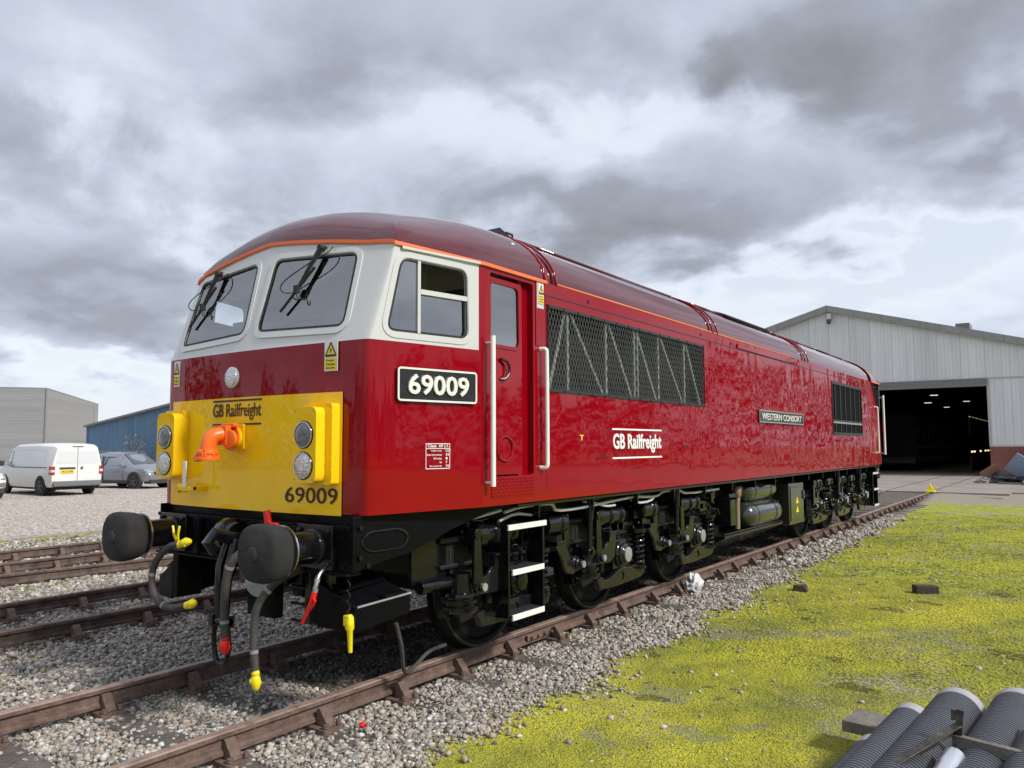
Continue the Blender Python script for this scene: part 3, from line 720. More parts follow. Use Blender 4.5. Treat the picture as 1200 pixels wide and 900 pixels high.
# drag plates between the buffers
b = MB(); b.prism([(-.42, .62), (-.30, .60), (-.08, 1.0), (-.2, 1.0)], 1, -.02, .03); b.b2((.02, -.02, .50), (.34, .06, .92))
b.b2((.20, -.14, .76), (.46, -.05, .90)); b.build('drag_plate', 'satin', loco, bevel=.006)
MB().lathe((.36, -.16, .80), (.3, -1, .1), [(0, .09), (.01, .12), (.02, .115)], 24).build('pipe_cover', 'strut', loco)
b = MB()
for x in (.62, .83): b.b2((x, .02, .50), (x+.06, .07, .90))
for z in (.50, .62, .74): b.cyl((.45, .045, z), (.9, .045, z), .012, 8)
b.tube([(.72+.07*math.cos(t), .02, .62+.09*math.sin(t)) for t in [i/14*2*PI for i in range(14)]], .012, 6, closed=True)
b.build('front_step_frame', 'black', loco, bevel=.003)
def hose(pts, r, tapm, tapend='both', taps=(), name='air_hose', m='hose'):
    b = MB(); b.tube(pts, r, 12, smooth=2); o = b.build(name, m, loco)
    for t in taps:
        q = MB(); a = Vector(t[0]); d = Vector(t[1]).normalized(); n = d.orthogonal().normalized()
        q.lathe(a, d, [(0, .029), (.02, .035), (.035, .035), (.045, .030), (.055, .036), (.075, .040), (.10, .040), (.135, .034), (.16, .018)], 16)
        q.lathe(a+d*.085, n, [(0, .03), (.035, .03), (.04, .022), (.05, .02)], 12); q.box(a+d*.10-n*.028, (.03, .022, .03))
        if len(t) > 2:
            for off in (-.025, .025): q.tube([a+Vector((off*.4, 0, .03)), a+Vector((off*1.3, -.02, .10)), a+Vector((off*2.2, -.02, .18))], .012, 8)
        for iv in range(len(q.v)): q.v[iv] = tuple(Vector(a)+(Vector(q.v[iv])-Vector(a))*.82)
        q.build('hose_coupling', tapm, o, bevel=.003)
    # worm clips
    c = MB()
    for k in (.35, .8):
        i = int(k*(len(pts)-1)); P = Vector(pts[i]).lerp(Vector(pts[min(i+1, len(pts)-1)]), .5); dd = (Vector(pts[min(i+1, len(pts)-1)])-Vector(pts[i])).normalized()
        c.cyl(P-dd*.012, P+dd*.012, r*1.09, 12)
    c.each('hose_clip', 'strut', o)
    return o
hose([(-.44, -.30, 1.01), (-.55, -.32, .99), (-.73, -.33, .85), (-.76, -.33, .68), (-.66, -.33, .56), (-.50, -.32, .525), (-.32, -.30, .57)], .026, 'yellow2', taps=(((-.46, -.30, 1.00), (.8, .2, .25), 1), ((-.33, -.30, .565), (.9, 0, .25))))
hose([(.30, -.20, 1.02), (.24, -.30, .97), (.17, -.31, .82), (.155, -.31, .62), (.175, -.31, .40)], .030, 'redp', taps=(((.175, -.31, .42), (.05, 0, -1)),))
hose([(.62, .0, .88), (.58, -.18, .83), (.50, -.29, .68), (.475, -.30, .50), (.51, -.30, .20)], .027, 'yellow2', taps=(((.51, -.30, .23), (.1, 0, -1)),))
oh = hose([(.88, .0, .92), (.90, -.10, .88), (.91, -.13, .80), (.90, -.13, .76)], .017, 'redp', m='steel')
b = MB(); b.tube([(.90, -.13, .77), (.885, -.14, .69), (.84, -.15, .62), (.80, -.15, .55)], [.020, .022, .014, .010], 8); b.tube([(.89, -.14, .74), (.93, -.15, .71), (.90, -.15, .67), (.86, -.15, .66)], .010, 6); b.build('hose_coupling', 'redp', oh)
b = MB(); [b.tube([(1.10, .0, .86-.035*i), (1.10+(.012 if i % 2 else -.012), -.01, .845-.035*i), (1.10, 0, .825-.035*i)], .006, 5) for i in range(7)]
ch = b.build('hose_chain', 'black', loco)
b = MB(); b.lathe((1.10, 0, .62), (.05, 0, -1), [(0, .016), (.02, .030), (.09, .032), (.11, .020), (.25, .014)], 10); b.box((1.095, -.01, .58), (.055, .035, .07)); b.build('hose_blank', 'yellow2', ch, bevel=.004)
b = MB(); b.box((.40, -.14, 1.23), (.05, .03, .12), Matrix.Rotation(-.25, 3, 'Y')); b.box((.46, -.14, 1.19), (.10, .03, .03)); b.build('isolating_handle', 'redp', loco, bevel=.004)
# ---- side valance plates
PV = [(.0, 1.268), (.0, .895), (.05, .90), (.25, .944), (.50, .98), (.74, 1.055), (.92, 1.115), (1.35, 1.225), (1.8, 1.268)]
for sx in (1, -1):
    for end in (0, 1):
        b = MB(); b.prism(PV, 0, 1.10, 1.125)
        b.v = [mir((v[0]+(.12*v[1] if v[1] > 0 else 0), v[1], v[2]), sx, end) for v in b.v]
        o = b.build('valance_plate', 'satin', loco, bevel=.003)
        b = MB(); pts = [(.15+.12*math.cos(t)*(1) + (.08 if math.cos(t) > 0 else -.08)+.12, 1.09+.07*math.sin(t)) for t in [i/20*2*PI for i in range(20)]]
        b.tube([mir((1.128+.12*p[0], p[0], p[1]), sx, end) for p in pts], .010, 6, closed=True)
        for (yy, zz) in ((.05, 1.19), (.05, .99), (.12, .93), (.35, 1.22), (.6, 1.2)): b.cyl(mir((1.13, yy, zz), sx, end), mir((1.155, yy, zz), sx, end), .018, 8)
        b.build('plate_boss', 'black', o)
# stepped foot box (plough side) below the beam, both sides
for sx in (1, -1):
    b = MB(); F = lambda x, y, z: mir((x, y, z), sx)
    v = [F(.80, -.02, .80), F(1.15, .02, .66), F(1.15, .02, .50), F(.80, -.02, .50), F(.80, .45, .84), F(1.19, .50, .69), F(1.19, .50, .56), F(.80, .45, .56)]
    b.add(v, [(0, 1, 2, 3), (4, 7, 6, 5), (0, 4, 5, 1), (1, 5, 6, 2), (3, 2, 6, 7), (0, 3, 7, 4)])
    b.add([F(.86, .02, .803), F(1.0, .02, .745), F(1.0, .45, .78), F(.86, .45, .82)], [(0, 1, 2, 3)])
    b.b2(F(.72, -.02, .52), F(.80, .2, 1.0)); b.b2(F(1.0, .25, .70), F(1.19, .47, .715))
    o = b.build('foot_box', 'satin', loco, bevel=.01)
    MB().tube([F(1.155, .02, .667), F(1.195, .50, .697)], .008, 6).build('foot_box_edge', 'strut', o)
# ---- underframe centre and pipework
b = MB(); b.b2((-1.2, .9, 1.12), (1.02, L-.9, 1.262)); b.b2((-1.0, 7.0, .55), (.75, 11.0, 1.15)); b.b2((-.95, 6.4, .35), (.72, 10.8, .55))
und = b.build('underframe', 'soot', loco)
b = MB(); b.b2((1.20, 1.6, 1.235), (1.36, L-1.6, 1.262)); b.b2((1.02, 1.2, 1.18), (1.08, L-1.2, 1.262))
for i in range(16): b.b2((1.02, 2.0+i*.95, 1.12), (1.30, 2.02+i*.95, 1.25))
b.build('solebar', 'black', loco, bevel=.003)
b = MB()
b.tube([(1.14, .95, 1.14), (1.20, 1.27, 1.175), (1.22, 1.55, 1.21)], .013, 8, smooth=1)
b.tube([(1.22, 1.60, 1.19), (1.24, 1.80, 1.225), (1.24, 2.27, 1.225), (1.24, 2.33, 1.20), (1.24, 2.35, 1.15), (1.24, 2.75, 1.145), (1.24, 3.2, 1.165), (1.24, 3.86, 1.19), (1.24, 4.0, 1.19), (1.24, 4.3, 1.17), (1.24, 4.55, 1.17), (1.24, 4.62, 1.21), (1.24, 5.1, 1.215), (1.24, 5.3, 1.15), (1.24, 6.4, 1.16)], .015, 8, smooth=1)
b.tube([(1.22, 2.9, 1.20), (1.23, 3.1, 1.18), (1.24, 3.3, 1.13), (1.24, 3.5, 1.13)], .013, 8, smooth=1)
b.tube([(1.22, 3.9, 1.16), (1.25, 4.0, 1.12), (1.25, 4.3, 1.12), (1.24, 4.45, 1.17)], .013, 8, smooth=1)
b.tube([(1.20, 1.55, 1.12), (1.22, 1.75, 1.17), (1.22, 2.0, 1.14)], .013, 8, smooth=1)
b.build('air_pipe', 'white', loco)
# tanks, battery box, tray
for (y, z, r, x, l) in ((7.85, .69, .20, 1.05, 1.35), (7.95, 1.04, .17, 1.0, 1.25)):
    b = MB(); b.lathe((x, y-.12, z), (0, 1, 0), [(0, .0), (.015, r*.35), (.05, r*.7), (.11, r*.93), (.2, r), (l, r), (l+.09, r*.93), (l+.15, r*.7), (l+.185, r*.35), (l+.2, 0)], 32)
    t = b.build('air_tank', 'tankp', loco)
    b = MB(); b.lathe((x, y+.16, z), (0, 1, 0), [(0, r+.004), (.04, r+.004)], 32); b.lathe((x, y+l-.35, z), (0, 1, 0), [(0, r+.004), (.04, r+.004)], 32); b.each('tank_strap', 'black', t)
b = MB(); b.b2((.6, 9.70, .40), (1.20, 10.55, 1.09)); bx = b.build('battery_box', 'tankp', loco, bevel=.012)
b = MB(); b.b2((1.20, 9.76, .46), (1.212, 10.49, 1.04)); b.b2((1.21, 10.44, .8), (1.235, 10.5, .95)); b.build('box_lid', 'tankp', bx, bevel=.005)
b = MB()
for z in (.79, .64): b.add([(1.2145, 10.03, z-.045), (1.2145, 10.19, z-.045), (1.2145, 10.11, z+.07)], [(0, 1, 2)])
b.each('warning_triangle', 'signy', bx, smooth=0)
b = MB(); b.prism([(.95, .50), (1.20, .50), (1.20, .47), (.72, .22), (.65, .22)], 1, 6.7, 9.3); b.cyl((1.17, 6.75, .515), (1.17, 9.3, .515), .012, 8); b.build('cable_tray', 'blackg', loco, bevel=.006)
b = MB(); b.b2((.9, 6.95, .62), (1.2, 7.15, .98)); b.box((1.05, 7.05, 1.0), (.3, .24, .06), Matrix.Rotation(-.25, 3, 'Y')); b.build('valve_box', 'blackg', loco, bevel=.01)
b = MB(); b.tube([(1.15, 7.33, .55), (1.15, 7.34, .9), (1.16, 7.36, 1.1), (1.16, 7.45, 1.12)], .04, 10); b.lathe((1.15, 7.34, 1.0), (0, 0, 1), [(0, .05), (.03, .065), (.12, .065), (.15, .04)], 12)
b.build('filter_bowl', mat('aged_brass', (.28, .21, .15), .5, metal=.3), loco)
b = MB()
for i in range(24):
    y = 6.6+random.random()*4.4; z = .5+random.random()*.6
    b.tube([(.9, y, z), (1.0+random.random()*.1, y+.1, z+.05), (1.05, y+.3*random.random(), z+.2*random.random()), (.9, y+.4, z)], .012+.01*random.random(), 6, smooth=1)
b.build('underframe_pipes', 'black', loco)

# ---- bogies
def wheel_mesh(sx):
    b = MB(); d = (sx, 0, 0)
    b.lathe((0, 0, 0), d, [(-.07, .50), (-.07, .598), (-.045, .598), (-.035, .565), (.065, .56), (.07, .50), (.045, .49), (.03, .47), (.02, .20), (.05, .15), (.09, .12), (.09, 0)], 48)
    return b
def make_bogie(axles, first):
    yc = axles[1]; XF = 1.0
    b = MB()
    for sx in (1, -1):
        X = lambda x: x if sx > 0 else -x
        b.b2((X(.90), axles[0]-.85, .80), (X(1.02), axles[2]+.75, 1.00))
        b.b2((X(.86), axles[0]-.85, .98), (X(1.06), axles[2]+.75, 1.02)); b.b2((X(.86), axles[0]-.85, .78), (X(1.06), axles[2]+.75, .81))
        for a in axles:
            for s in (-.19, .19): b.b2((X(.92), a+s-.035, .42), (X(1.04), a+s+.035, .82))
    for y in (axles[0]-.78, (axles[0]+axles[1])/2, (axles[1]+axles[2])/2, axles[2]+.68): b.b2((-.95, y-.09, .72), (.95, y+.09, 1.0))
    for a in axles: b.b2((-.5, a+.2, .35), (.5, a+.8, .85)); b.cyl((-.8, a, .565), (.8, a, .565), .09, 16)
    bg = b.build('bogie', 'soot', loco, bevel=.005)
    me_cache = {}
    def sub(name, mb, m, loc, **k):
        return mb.build(name, m, bg, loc=loc, **k)
    for ai, a in enumerate(axles):
        for sx in (1, -1):
            w = sub('wheel', wheel_mesh(sx), 'wheelm', (sx*.755, a, .565))
            MB().lathe((0, 0, 0), (sx, 0, 0), [(-.035, .567), (.064, .562), (.069, .550), (.067, .542)], 48, cap=False).build('tread', 'wheelring', w)
        sides = (1, -1)
        for sx in sides:
            X = sx*1.0
            # side frame plate with spring seats
            q = MB(); q.prism([(a-.78, 1.0), (a-.80, .60), (a-.62, .46), (a-.50, .30), (a-.30, .34), (a-.22, .42), (a+.22, .42), (a+.34, .32), (a+.58, .34), (a+.66, .62), (a+.9, .78), (a+.9, 1.0)], 0, X*.955, X*.985)
            for k in range(5): q.b2((X*.98, a-.7+k*.33, .50+.05*(k % 2)), (X*1.03, a-.66+k*.33, .92))
            q.b2((X*.98, a-.76, .50), (X*1.06, a-.56, .56)); q.b2((X*.98, a+.30, .35), (X*1.10, a+.54, .40)); q.b2((X*.98, a-.45, .86), (X*1.06, a+.6, .90))
            sub('side_frame', q, 'soot', (0, 0, 0), bevel=.006)
            # axle box
            q = MB(); q.box((X*1.06, a, .60), (.16, .30, .30)); q.lathe((X*1.12, a, .60), (sx, 0, 0), [(0, .135), (.05, .135), (.055, .115), (.085, .115), (.10, .085), (.115, .08)], 12)
            for k in range(6):
                t = k*PI/3; q.cyl((X*1.17, a+.115*math.cos(t), .60+.115*math.sin(t)), (X*1.19, a+.115*math.cos(t), .60+.115*math.sin(t)), .014, 6)
            sub('axle_box', q, 'blackg' if ai != 0 or not first else 'black', (0, 0, 0), bevel=.006)
            q = MB(); q.lathe((X*1.235, a, .60), (sx, 0, 0), [(0, .078), (.012, .078), (.018, .06), (.02, 0)], 20); sub('axle_cap', q, 'strut' if ai else 'black', (0, 0, 0))
            # coil spring
            q = MB(); q.spring((X*1.13, a+.42, .42), .37, .072, .017, 6.5); q.cyl((X*1.13, a+.42, .41), (X*1.13, a+.42, .80), .035, 10); q.cyl((X*1.13, a+.42, .79), (X*1.13, a+.42, .83), .10, 20); q.cyl((X*1.13, a+.42, .40), (X*1.13, a+.42, .43), .10, 20)
            sub('coil_spring', q, 'black', (0, 0, 0))
            q = MB(); q.lathe((X*1.10, a-.66, .44), (0, 0, 1), [(0, .13), (.02, .15), (.05, .15), (.055, .12), (.07, .12), (.075, .14), (.10, .14), (.105, .11), (.12, .11), (.125, .125), (.15, .12), (.155, .09), (.30, .08)], 20)
            sub('rubber_spring', q, 'black', (0, 0, 0))
            # equalising beam
            P = [(-.44, .42), (-.36, .33), (-.40, .28), (.30, .30), (.50, .33), (.56, .46), (.42, .49), (.30, .43), (.05, .44), (-.10, .44), (-.28, .36)]
            P = [(-.52, .40), (-.46, .29), (-.1, .28), (.42, .30), (.54, .33), (.56, .46), (.46, .49), (.36, .455), (.20, .44), (.10, .455), (-.05, .45), (-.22, .385), (-.36, .37), (-.42, .42)]
            q = MB(); q.prism([(a+p[0], p[1]) for p in P], 0, X*1.10, X*1.16); sub('equalising_beam', q, 'blackg', (0, 0, 0), bevel=.008)
            MB().tube([(X*1.165, a+.02, .41), (X*1.165, a+.05, .37), (X*1.165, a+.03, .33)], .008, 6, smooth=1).build('beam_hook', 'black', bg)
            # brackets (two facing hangers with pins)
            def bracket(pts, bolt):
                q = MB(); q.prism([(a+p[0], p[1]) for p in pts], 0, X*1.16, X*1.19)
                n = len(pts)
                # flange on top
                (ya, za), (yb, zb) = pts[0], pts[1]
                q.b2((X*1.06, a+min(ya, yb), za-.02), (X*1.215, a+max(ya, yb), za+.004))
                (ya, za), (yb, zb) = pts[-1], pts[0]
                q.add([(X*1.06, a+ya, za), (X*1.215, a+ya, za), (X*1.215, a+yb, zb), (X*1.06, a+yb, zb)], [(0, 1, 2, 3)])
                q.lathe((X*1.14, a+bolt[0], bolt[1]), (sx, 0, 0), [(0, .075), (.05, .075), (.055, .055), (.08, .055), (.085, .04), (.115, .04), (.12, 0)], 16)
                q.lathe((X*1.185, a+(pts[0][0]+pts[1][0])/2, pts[0][1]-.10), (sx, 0, 0), [(0, .022), (.008, .022)], 12)
                sub('brake_bracket', q, 'blackg', (0, 0, 0), bevel=.006)
                q = MB(); q.lathe((X*1.262, a+bolt[0], bolt[1]), (sx, 0, 0), [(0, .033), (.014, .033), (.016, 0)], 8); sub('pin_nut', q, 'strut', (0, 0, 0))
            bracket([(-.34, .86), (-.18, .86), (-.16, .82), (-.20, .60), (-.30, .55), (-.52, .56), (-.60, .60), (-.55, .68), (-.42, .70), (-.36, .76)], (-.56, .63))
            # hanger link
            q = MB(); q.prism([(a-.64, .63), (a-.52, .63), (a-.56, 1.06), (a-.63, 1.06)], 0, X*1.195, X*1.225); q.cyl((X*1.15, a-.60, 1.05), (X*1.24, a-.60, 1.05), .045, 12)
            sub('hanger_link', q, 'black', (0, 0, 0), bevel=.006)
            # brake cylinder behind the link
            q = MB(); q.lathe((X*1.12, a-.56, 1.02), (0, 1, 0), [(0, .06), (.02, .11), (.10, .115), (.11, .10), (.24, .10), (.25, .12), (.28, .12), (.29, .10), (.46, .095), (.48, .115), (.52, .115), (.54, .07), (.58, .03)], 24)
            sub('brake_cylinder', q, 'black', (0, 0, 0))
            if ai < 2 or not first:
                bracket([(.60, .86), (.76, .86), (.80, .82), (.88, .66), (1.02, .62), (1.02, .57), (.92, .53), (.80, .55), (.72, .70), (.60, .82)], (.98, .62))
                q = MB(); q.lathe((X*1.12, a+.46, 1.02), (0, 1, 0), [(0, .05), (.02, .10), (.22, .105), (.23, .12), (.27, .12), (.28, .10), (.34, .10), (.36, .05)], 24); sub('brake_cylinder', q, 'black', (0, 0, 0))
                q = MB(); q.prism([(a+.84, .62), (a+.94, .60), (a+.90, 1.10), (a+.80, 1.10)], 0, X*1.13, X*1.155); sub('hanger_link', q, 'black', (0, 0, 0), bevel=.006)
            if ai:
                q = MB(); q.cyl((X*1.25, a-.80, 1.24), (X*1.25, a-.83, .78), .028, 10); q.cyl((X*1.25, a-.80, 1.25), (X*1.25, a-.815, 1.02), .036, 10); q.lathe((X*1.20, a-.84, .72), (sx, 0, 0), [(0, .06), (.08, .06), (.085, .03), (.11, .03)], 14)
                sub('damper', q, 'black', (0, 0, 0))
            # sand and brake pipes, clutter
            q = MB(); rr = random.Random(ai*7+sx)
            for _ in range(14):
                y = a-.6+rr.random()*1.3; z = .86+rr.random()*.3; l = .15+rr.random()*.3
                q.tube([(X*(1.02+.1*rr.random()), y, z), (X*1.12, y+l*.4, z+.03), (X*1.13, y+l*.6, z-.08*rr.random()), (X*1.05, y+l, z-.15*rr.random())], .008+.008*rr.random(), 6, smooth=1)
            for _ in range(9):
                y = a-.6+rr.random()*1.4; q.box((X*1.08, y, .88+rr.random()*.22), (.12, .06+.1*rr.random(), .06+.08*rr.random()))
            for _ in range(8): y = a-.5+rr.random()*1.4; z = .84+rr.random()*.2; q.cyl((X*1.06, y, z), (X*1.13, y, z), .02, 6)
            sub('brake_rigging', q, 'black', (0, 0, 0), bevel=.003)
            q = MB(); q.box((X*.88, a-.61, .52), (.12, .07, .36), Matrix.Rotation(.18, 3, 'X')); q.box((X*.88, a+.62, .52), (.12, .07, .36), Matrix.Rotation(-.18, 3, 'X')); q.each('brake_block', 'black', bg, bevel=.01)
    # cab steps
    ys = axles[0]-.08 if first else axles[2]+.55
    for sx in (1, -1):
        X = sx
        q = MB()
        for k, (z, ya, yb, dep) in enumerate(((1.09, -.22, .36, .26), (.72, -.16, .32, .20), (.355, -.16, .32, .20))):
            q.b2((X*(1.30-dep), ys+ya, z-.03), (X*1.30, ys+yb, z))
        q.b2((X*1.12, ys-.19, .33), (X*1.29, ys-.165, 1.08)); q.b2((X*1.12, ys+.325, .33), (X*1.29, ys+.35, 1.08))
        st = q.build('cab_steps', 'black', bg, bevel=.004)
        q = MB()
        for (z, ya, yb) in ((1.09, -.215, .355), (.72, -.155, .315), (.355, -.155, .315)):
            q.b2((X*1.295, ys+ya, z-.042), (X*1.312, ys+yb, z+.004))
        q.each('step_edge', 'railwhite', bg, bevel=.002)
        q = MB()
        for z, ya, yb in ((.72, -.15, .31), (.355, -.15, .31)):
            for i in range(9): q.b2((X*(1.12+i*.018), ys+ya, z), (X*(1.128+i*.018), ys+yb, z+.006))
        q.build('step_tread', 'grille', bg, smooth=0)
    if first:
        q = MB(); q.cyl((1.06, axles[0]-1.1, .68), (1.06, axles[0]-.62, .67), .05, 14); q.b2((1.0, axles[0]-1.15, .70), (1.03, axles[0]-.75, 1.05)); q.build('sand_pipe', 'black', bg, bevel=.004)
        q = MB(); q.tube([(1.0, .55, .45), (1.0, .62, .25), (.95, .68, .08), (.90, .78, .02), (.86, .95, .06), (.84, 1.1, .12), (.84, 1.3, .12)], .016, 8, smooth=2); q.build('sand_hose', 'hose', bg)
    return bg
make_bogie([1.83, 3.78, 5.83], True)
make_bogie([11.75, 13.65, 15.6], False)

# ================================================================== TRACKS
def rail_prof(x):
    """bullhead rail profile around x, head top at z=0"""
    h = .036
    return [(x-h+.008, 0), (x+h-.008, 0), (x+h, -.008), (x+h, -.034), (x+.012, -.048), (x+.010, -.105), (x+h-.003, -.118), (x+h-.003, -.140), (x+h-.012, -.147), (x-h+.012, -.147), (x-h+.003, -.140), (x-h+.003, -.118), (x-.010, -.105), (x-.012, -.048), (x-h, -.034), (x-h, -.008)]
def rail(name, x, y0, y1, parent, m=('rust', 'railtop'), fx=None):
    b = MB(); n = max(2, int((y1-y0)/1.5)); rows = []
    fx = fx or (lambda y: 0)
    for i in range(n+1):
        y = y0+(y1-y0)*i/n; P = rail_prof(x+fx(y)); rows.append([(p[0], y, p[1]) for p in P]+[(P[0][0], y, P[0][1])])
    k = len(rows[0]); vs = [p for r in rows for p in r]; o = len(b.v); b.v += vs
    for i in range(n):
        for j in range(k-1):
            b.f.append((i*k+j, i*k+j+1, (i+1)*k+j+1, (i+1)*k+j)); b.mi.append(1 if j in (0, 1, 15) else 0)
    b.f.append(tuple(range(k-1))); b.mi.append(0); b.f.append(tuple(range(n*k, n*k+k-1))); b.mi.append(0)
    return b.build(name, list(m), parent, smooth=35, weld=True)
def chair_mesh():
    b = MB()
    b.prism(rrect([(-.18, -.088), (.18, -.088), (.18, .088), (-.18, .088)], .03), 2, -.188, -.155)
    for s in (1, -1):
        # jaw: sloping web against the rail
        b.prism([(s*.040, -.15), (s*.150, -.15), (s*.130, -.12), (s*.072, -.045), (s*.050, -.040), (s*.036, -.060)] if 1 else [], 1, -.037, .037)
        b.cyl((s*.155, .055, -.15), (s*.155, .055, -.115), .018, 8); b.cyl((s*.155, -.055, -.15), (s*.155, -.055, -.125), .022, 8)
    return b
chair_me = None
sleeper_me = {}
def track(name, label, rails, y0, y1, pitch, m, parent_loc=(0, 0, 0), cat='railway track', fish=None, off=0, wid=2.5, cx=None, chm='chair', fx=None):
    global chair_me
    t = thing(name, label, cat, parent_loc, group=None)
    for x in rails: rail('rail', x, y0, y1, t, m, fx)
    cx = sum(rails[:2])/2 if cx is None else cx
    y = math.ceil((y0-off)/pitch)*pitch+off; i = 0
    ps = None
    while y < y1:
        dx = fx(y) if fx else 0
        if ps is None:
            b = MB(); b.box((0, 0, -.245), (wid, .25, .115)); s = b.build('sleeper', 'sleeper', t, bevel=.012, loc=(cx+dx, y, 0)); ps = s
        else:
            s = ps.copy(); COL.objects.link(s); s.parent = t; s.location = (cx+dx+random.uniform(-.03, .03), y+random.uniform(-.02, .02), random.uniform(-.012, .004)); s.rotation_euler = (0, 0, random.uniform(-.015, .015))
        for x in rails[:2]:
            if chair_me is None: chair_me = chair_mesh().build('rail_chair', chm, s, bevel=.006, loc=(x-cx, 0, 0)); continue
            c2 = chair_me.copy(); COL.objects.link(c2); c2.parent = s; c2.location = (x-cx, 0, 0)
        y += pitch; i += 1
    return t
trk = track('railway_track', 'near rusty railway track carrying the maroon locomotive', [.7525, -.7525], -3.2, 28.6, .735, ('rust', 'railtop'), off=.04)
b = MB(); b.b2((.782, 2.55, -.115), (.80, 3.0, -.055))
for i in range(4): b.cyl((.79, 2.61+i*.11, -.085), (.83, 2.61+i*.11, -.085), .016, 6)
b.build('fishplate', 'rust', trk, bevel=.004)
track('railway_track', 'brown unused track in the gravel, next one left of the locomotive', [-3.29, -4.73], -3.2, 27, .76, ('rusty2', 'rust'), off=.3, fx=lambda y: -.018*y)
t3 = track('railway_track', 'farthest brown track beside the mossy edge of the gravel yard', [-8.13, -9.65], -4, 27, .76, ('rusty2', 'rust'), off=.1, fx=lambda y: -.03*y)
rail('diverging_rail', -7.1, -4, 16, t3, ('rusty2', 'rust'), fx=lambda y: .09*y)
sw = thing('railway_track', 'short curved siding rails joining the near track in front of the shed', 'railway track')
for x in (-.75, -2.2): rail('rail', x-1.0, 17.5, 28.6, sw, ('rusty2', 'rust'), fx=lambda y: -.0035*(28.6-y)**2*.6)
# rails set in the concrete apron
ap = thing('railway_track', 'pair of rails sunk in the concrete leading into the dark shed', 'railway track', (0, 0, 0))
for x in (.7525, -.7525): rail('rail', x, 28.65, 70, ap, ('rusty2', 'rust'))
# wheel stop: yellow derailer at the end of the near rail
b = MB(); b.b2((.62, 28.25, 0), (.95, 28.75, .05)); b.prism([(.66, .04), (.92, .04), (.83, .20), (.80, .30), (.77, .30), (.74, .20)], 1, 28.42, 28.55); b.box((.95, 28.5, .18), (.14, .05, .04)); o = b.build('derailer', 'yellow2', None, bevel=.008, loc=(0, 0, 0))
tag(o, 'small yellow clamp fixed on the rail end at the concrete edge', 'rail clamp')

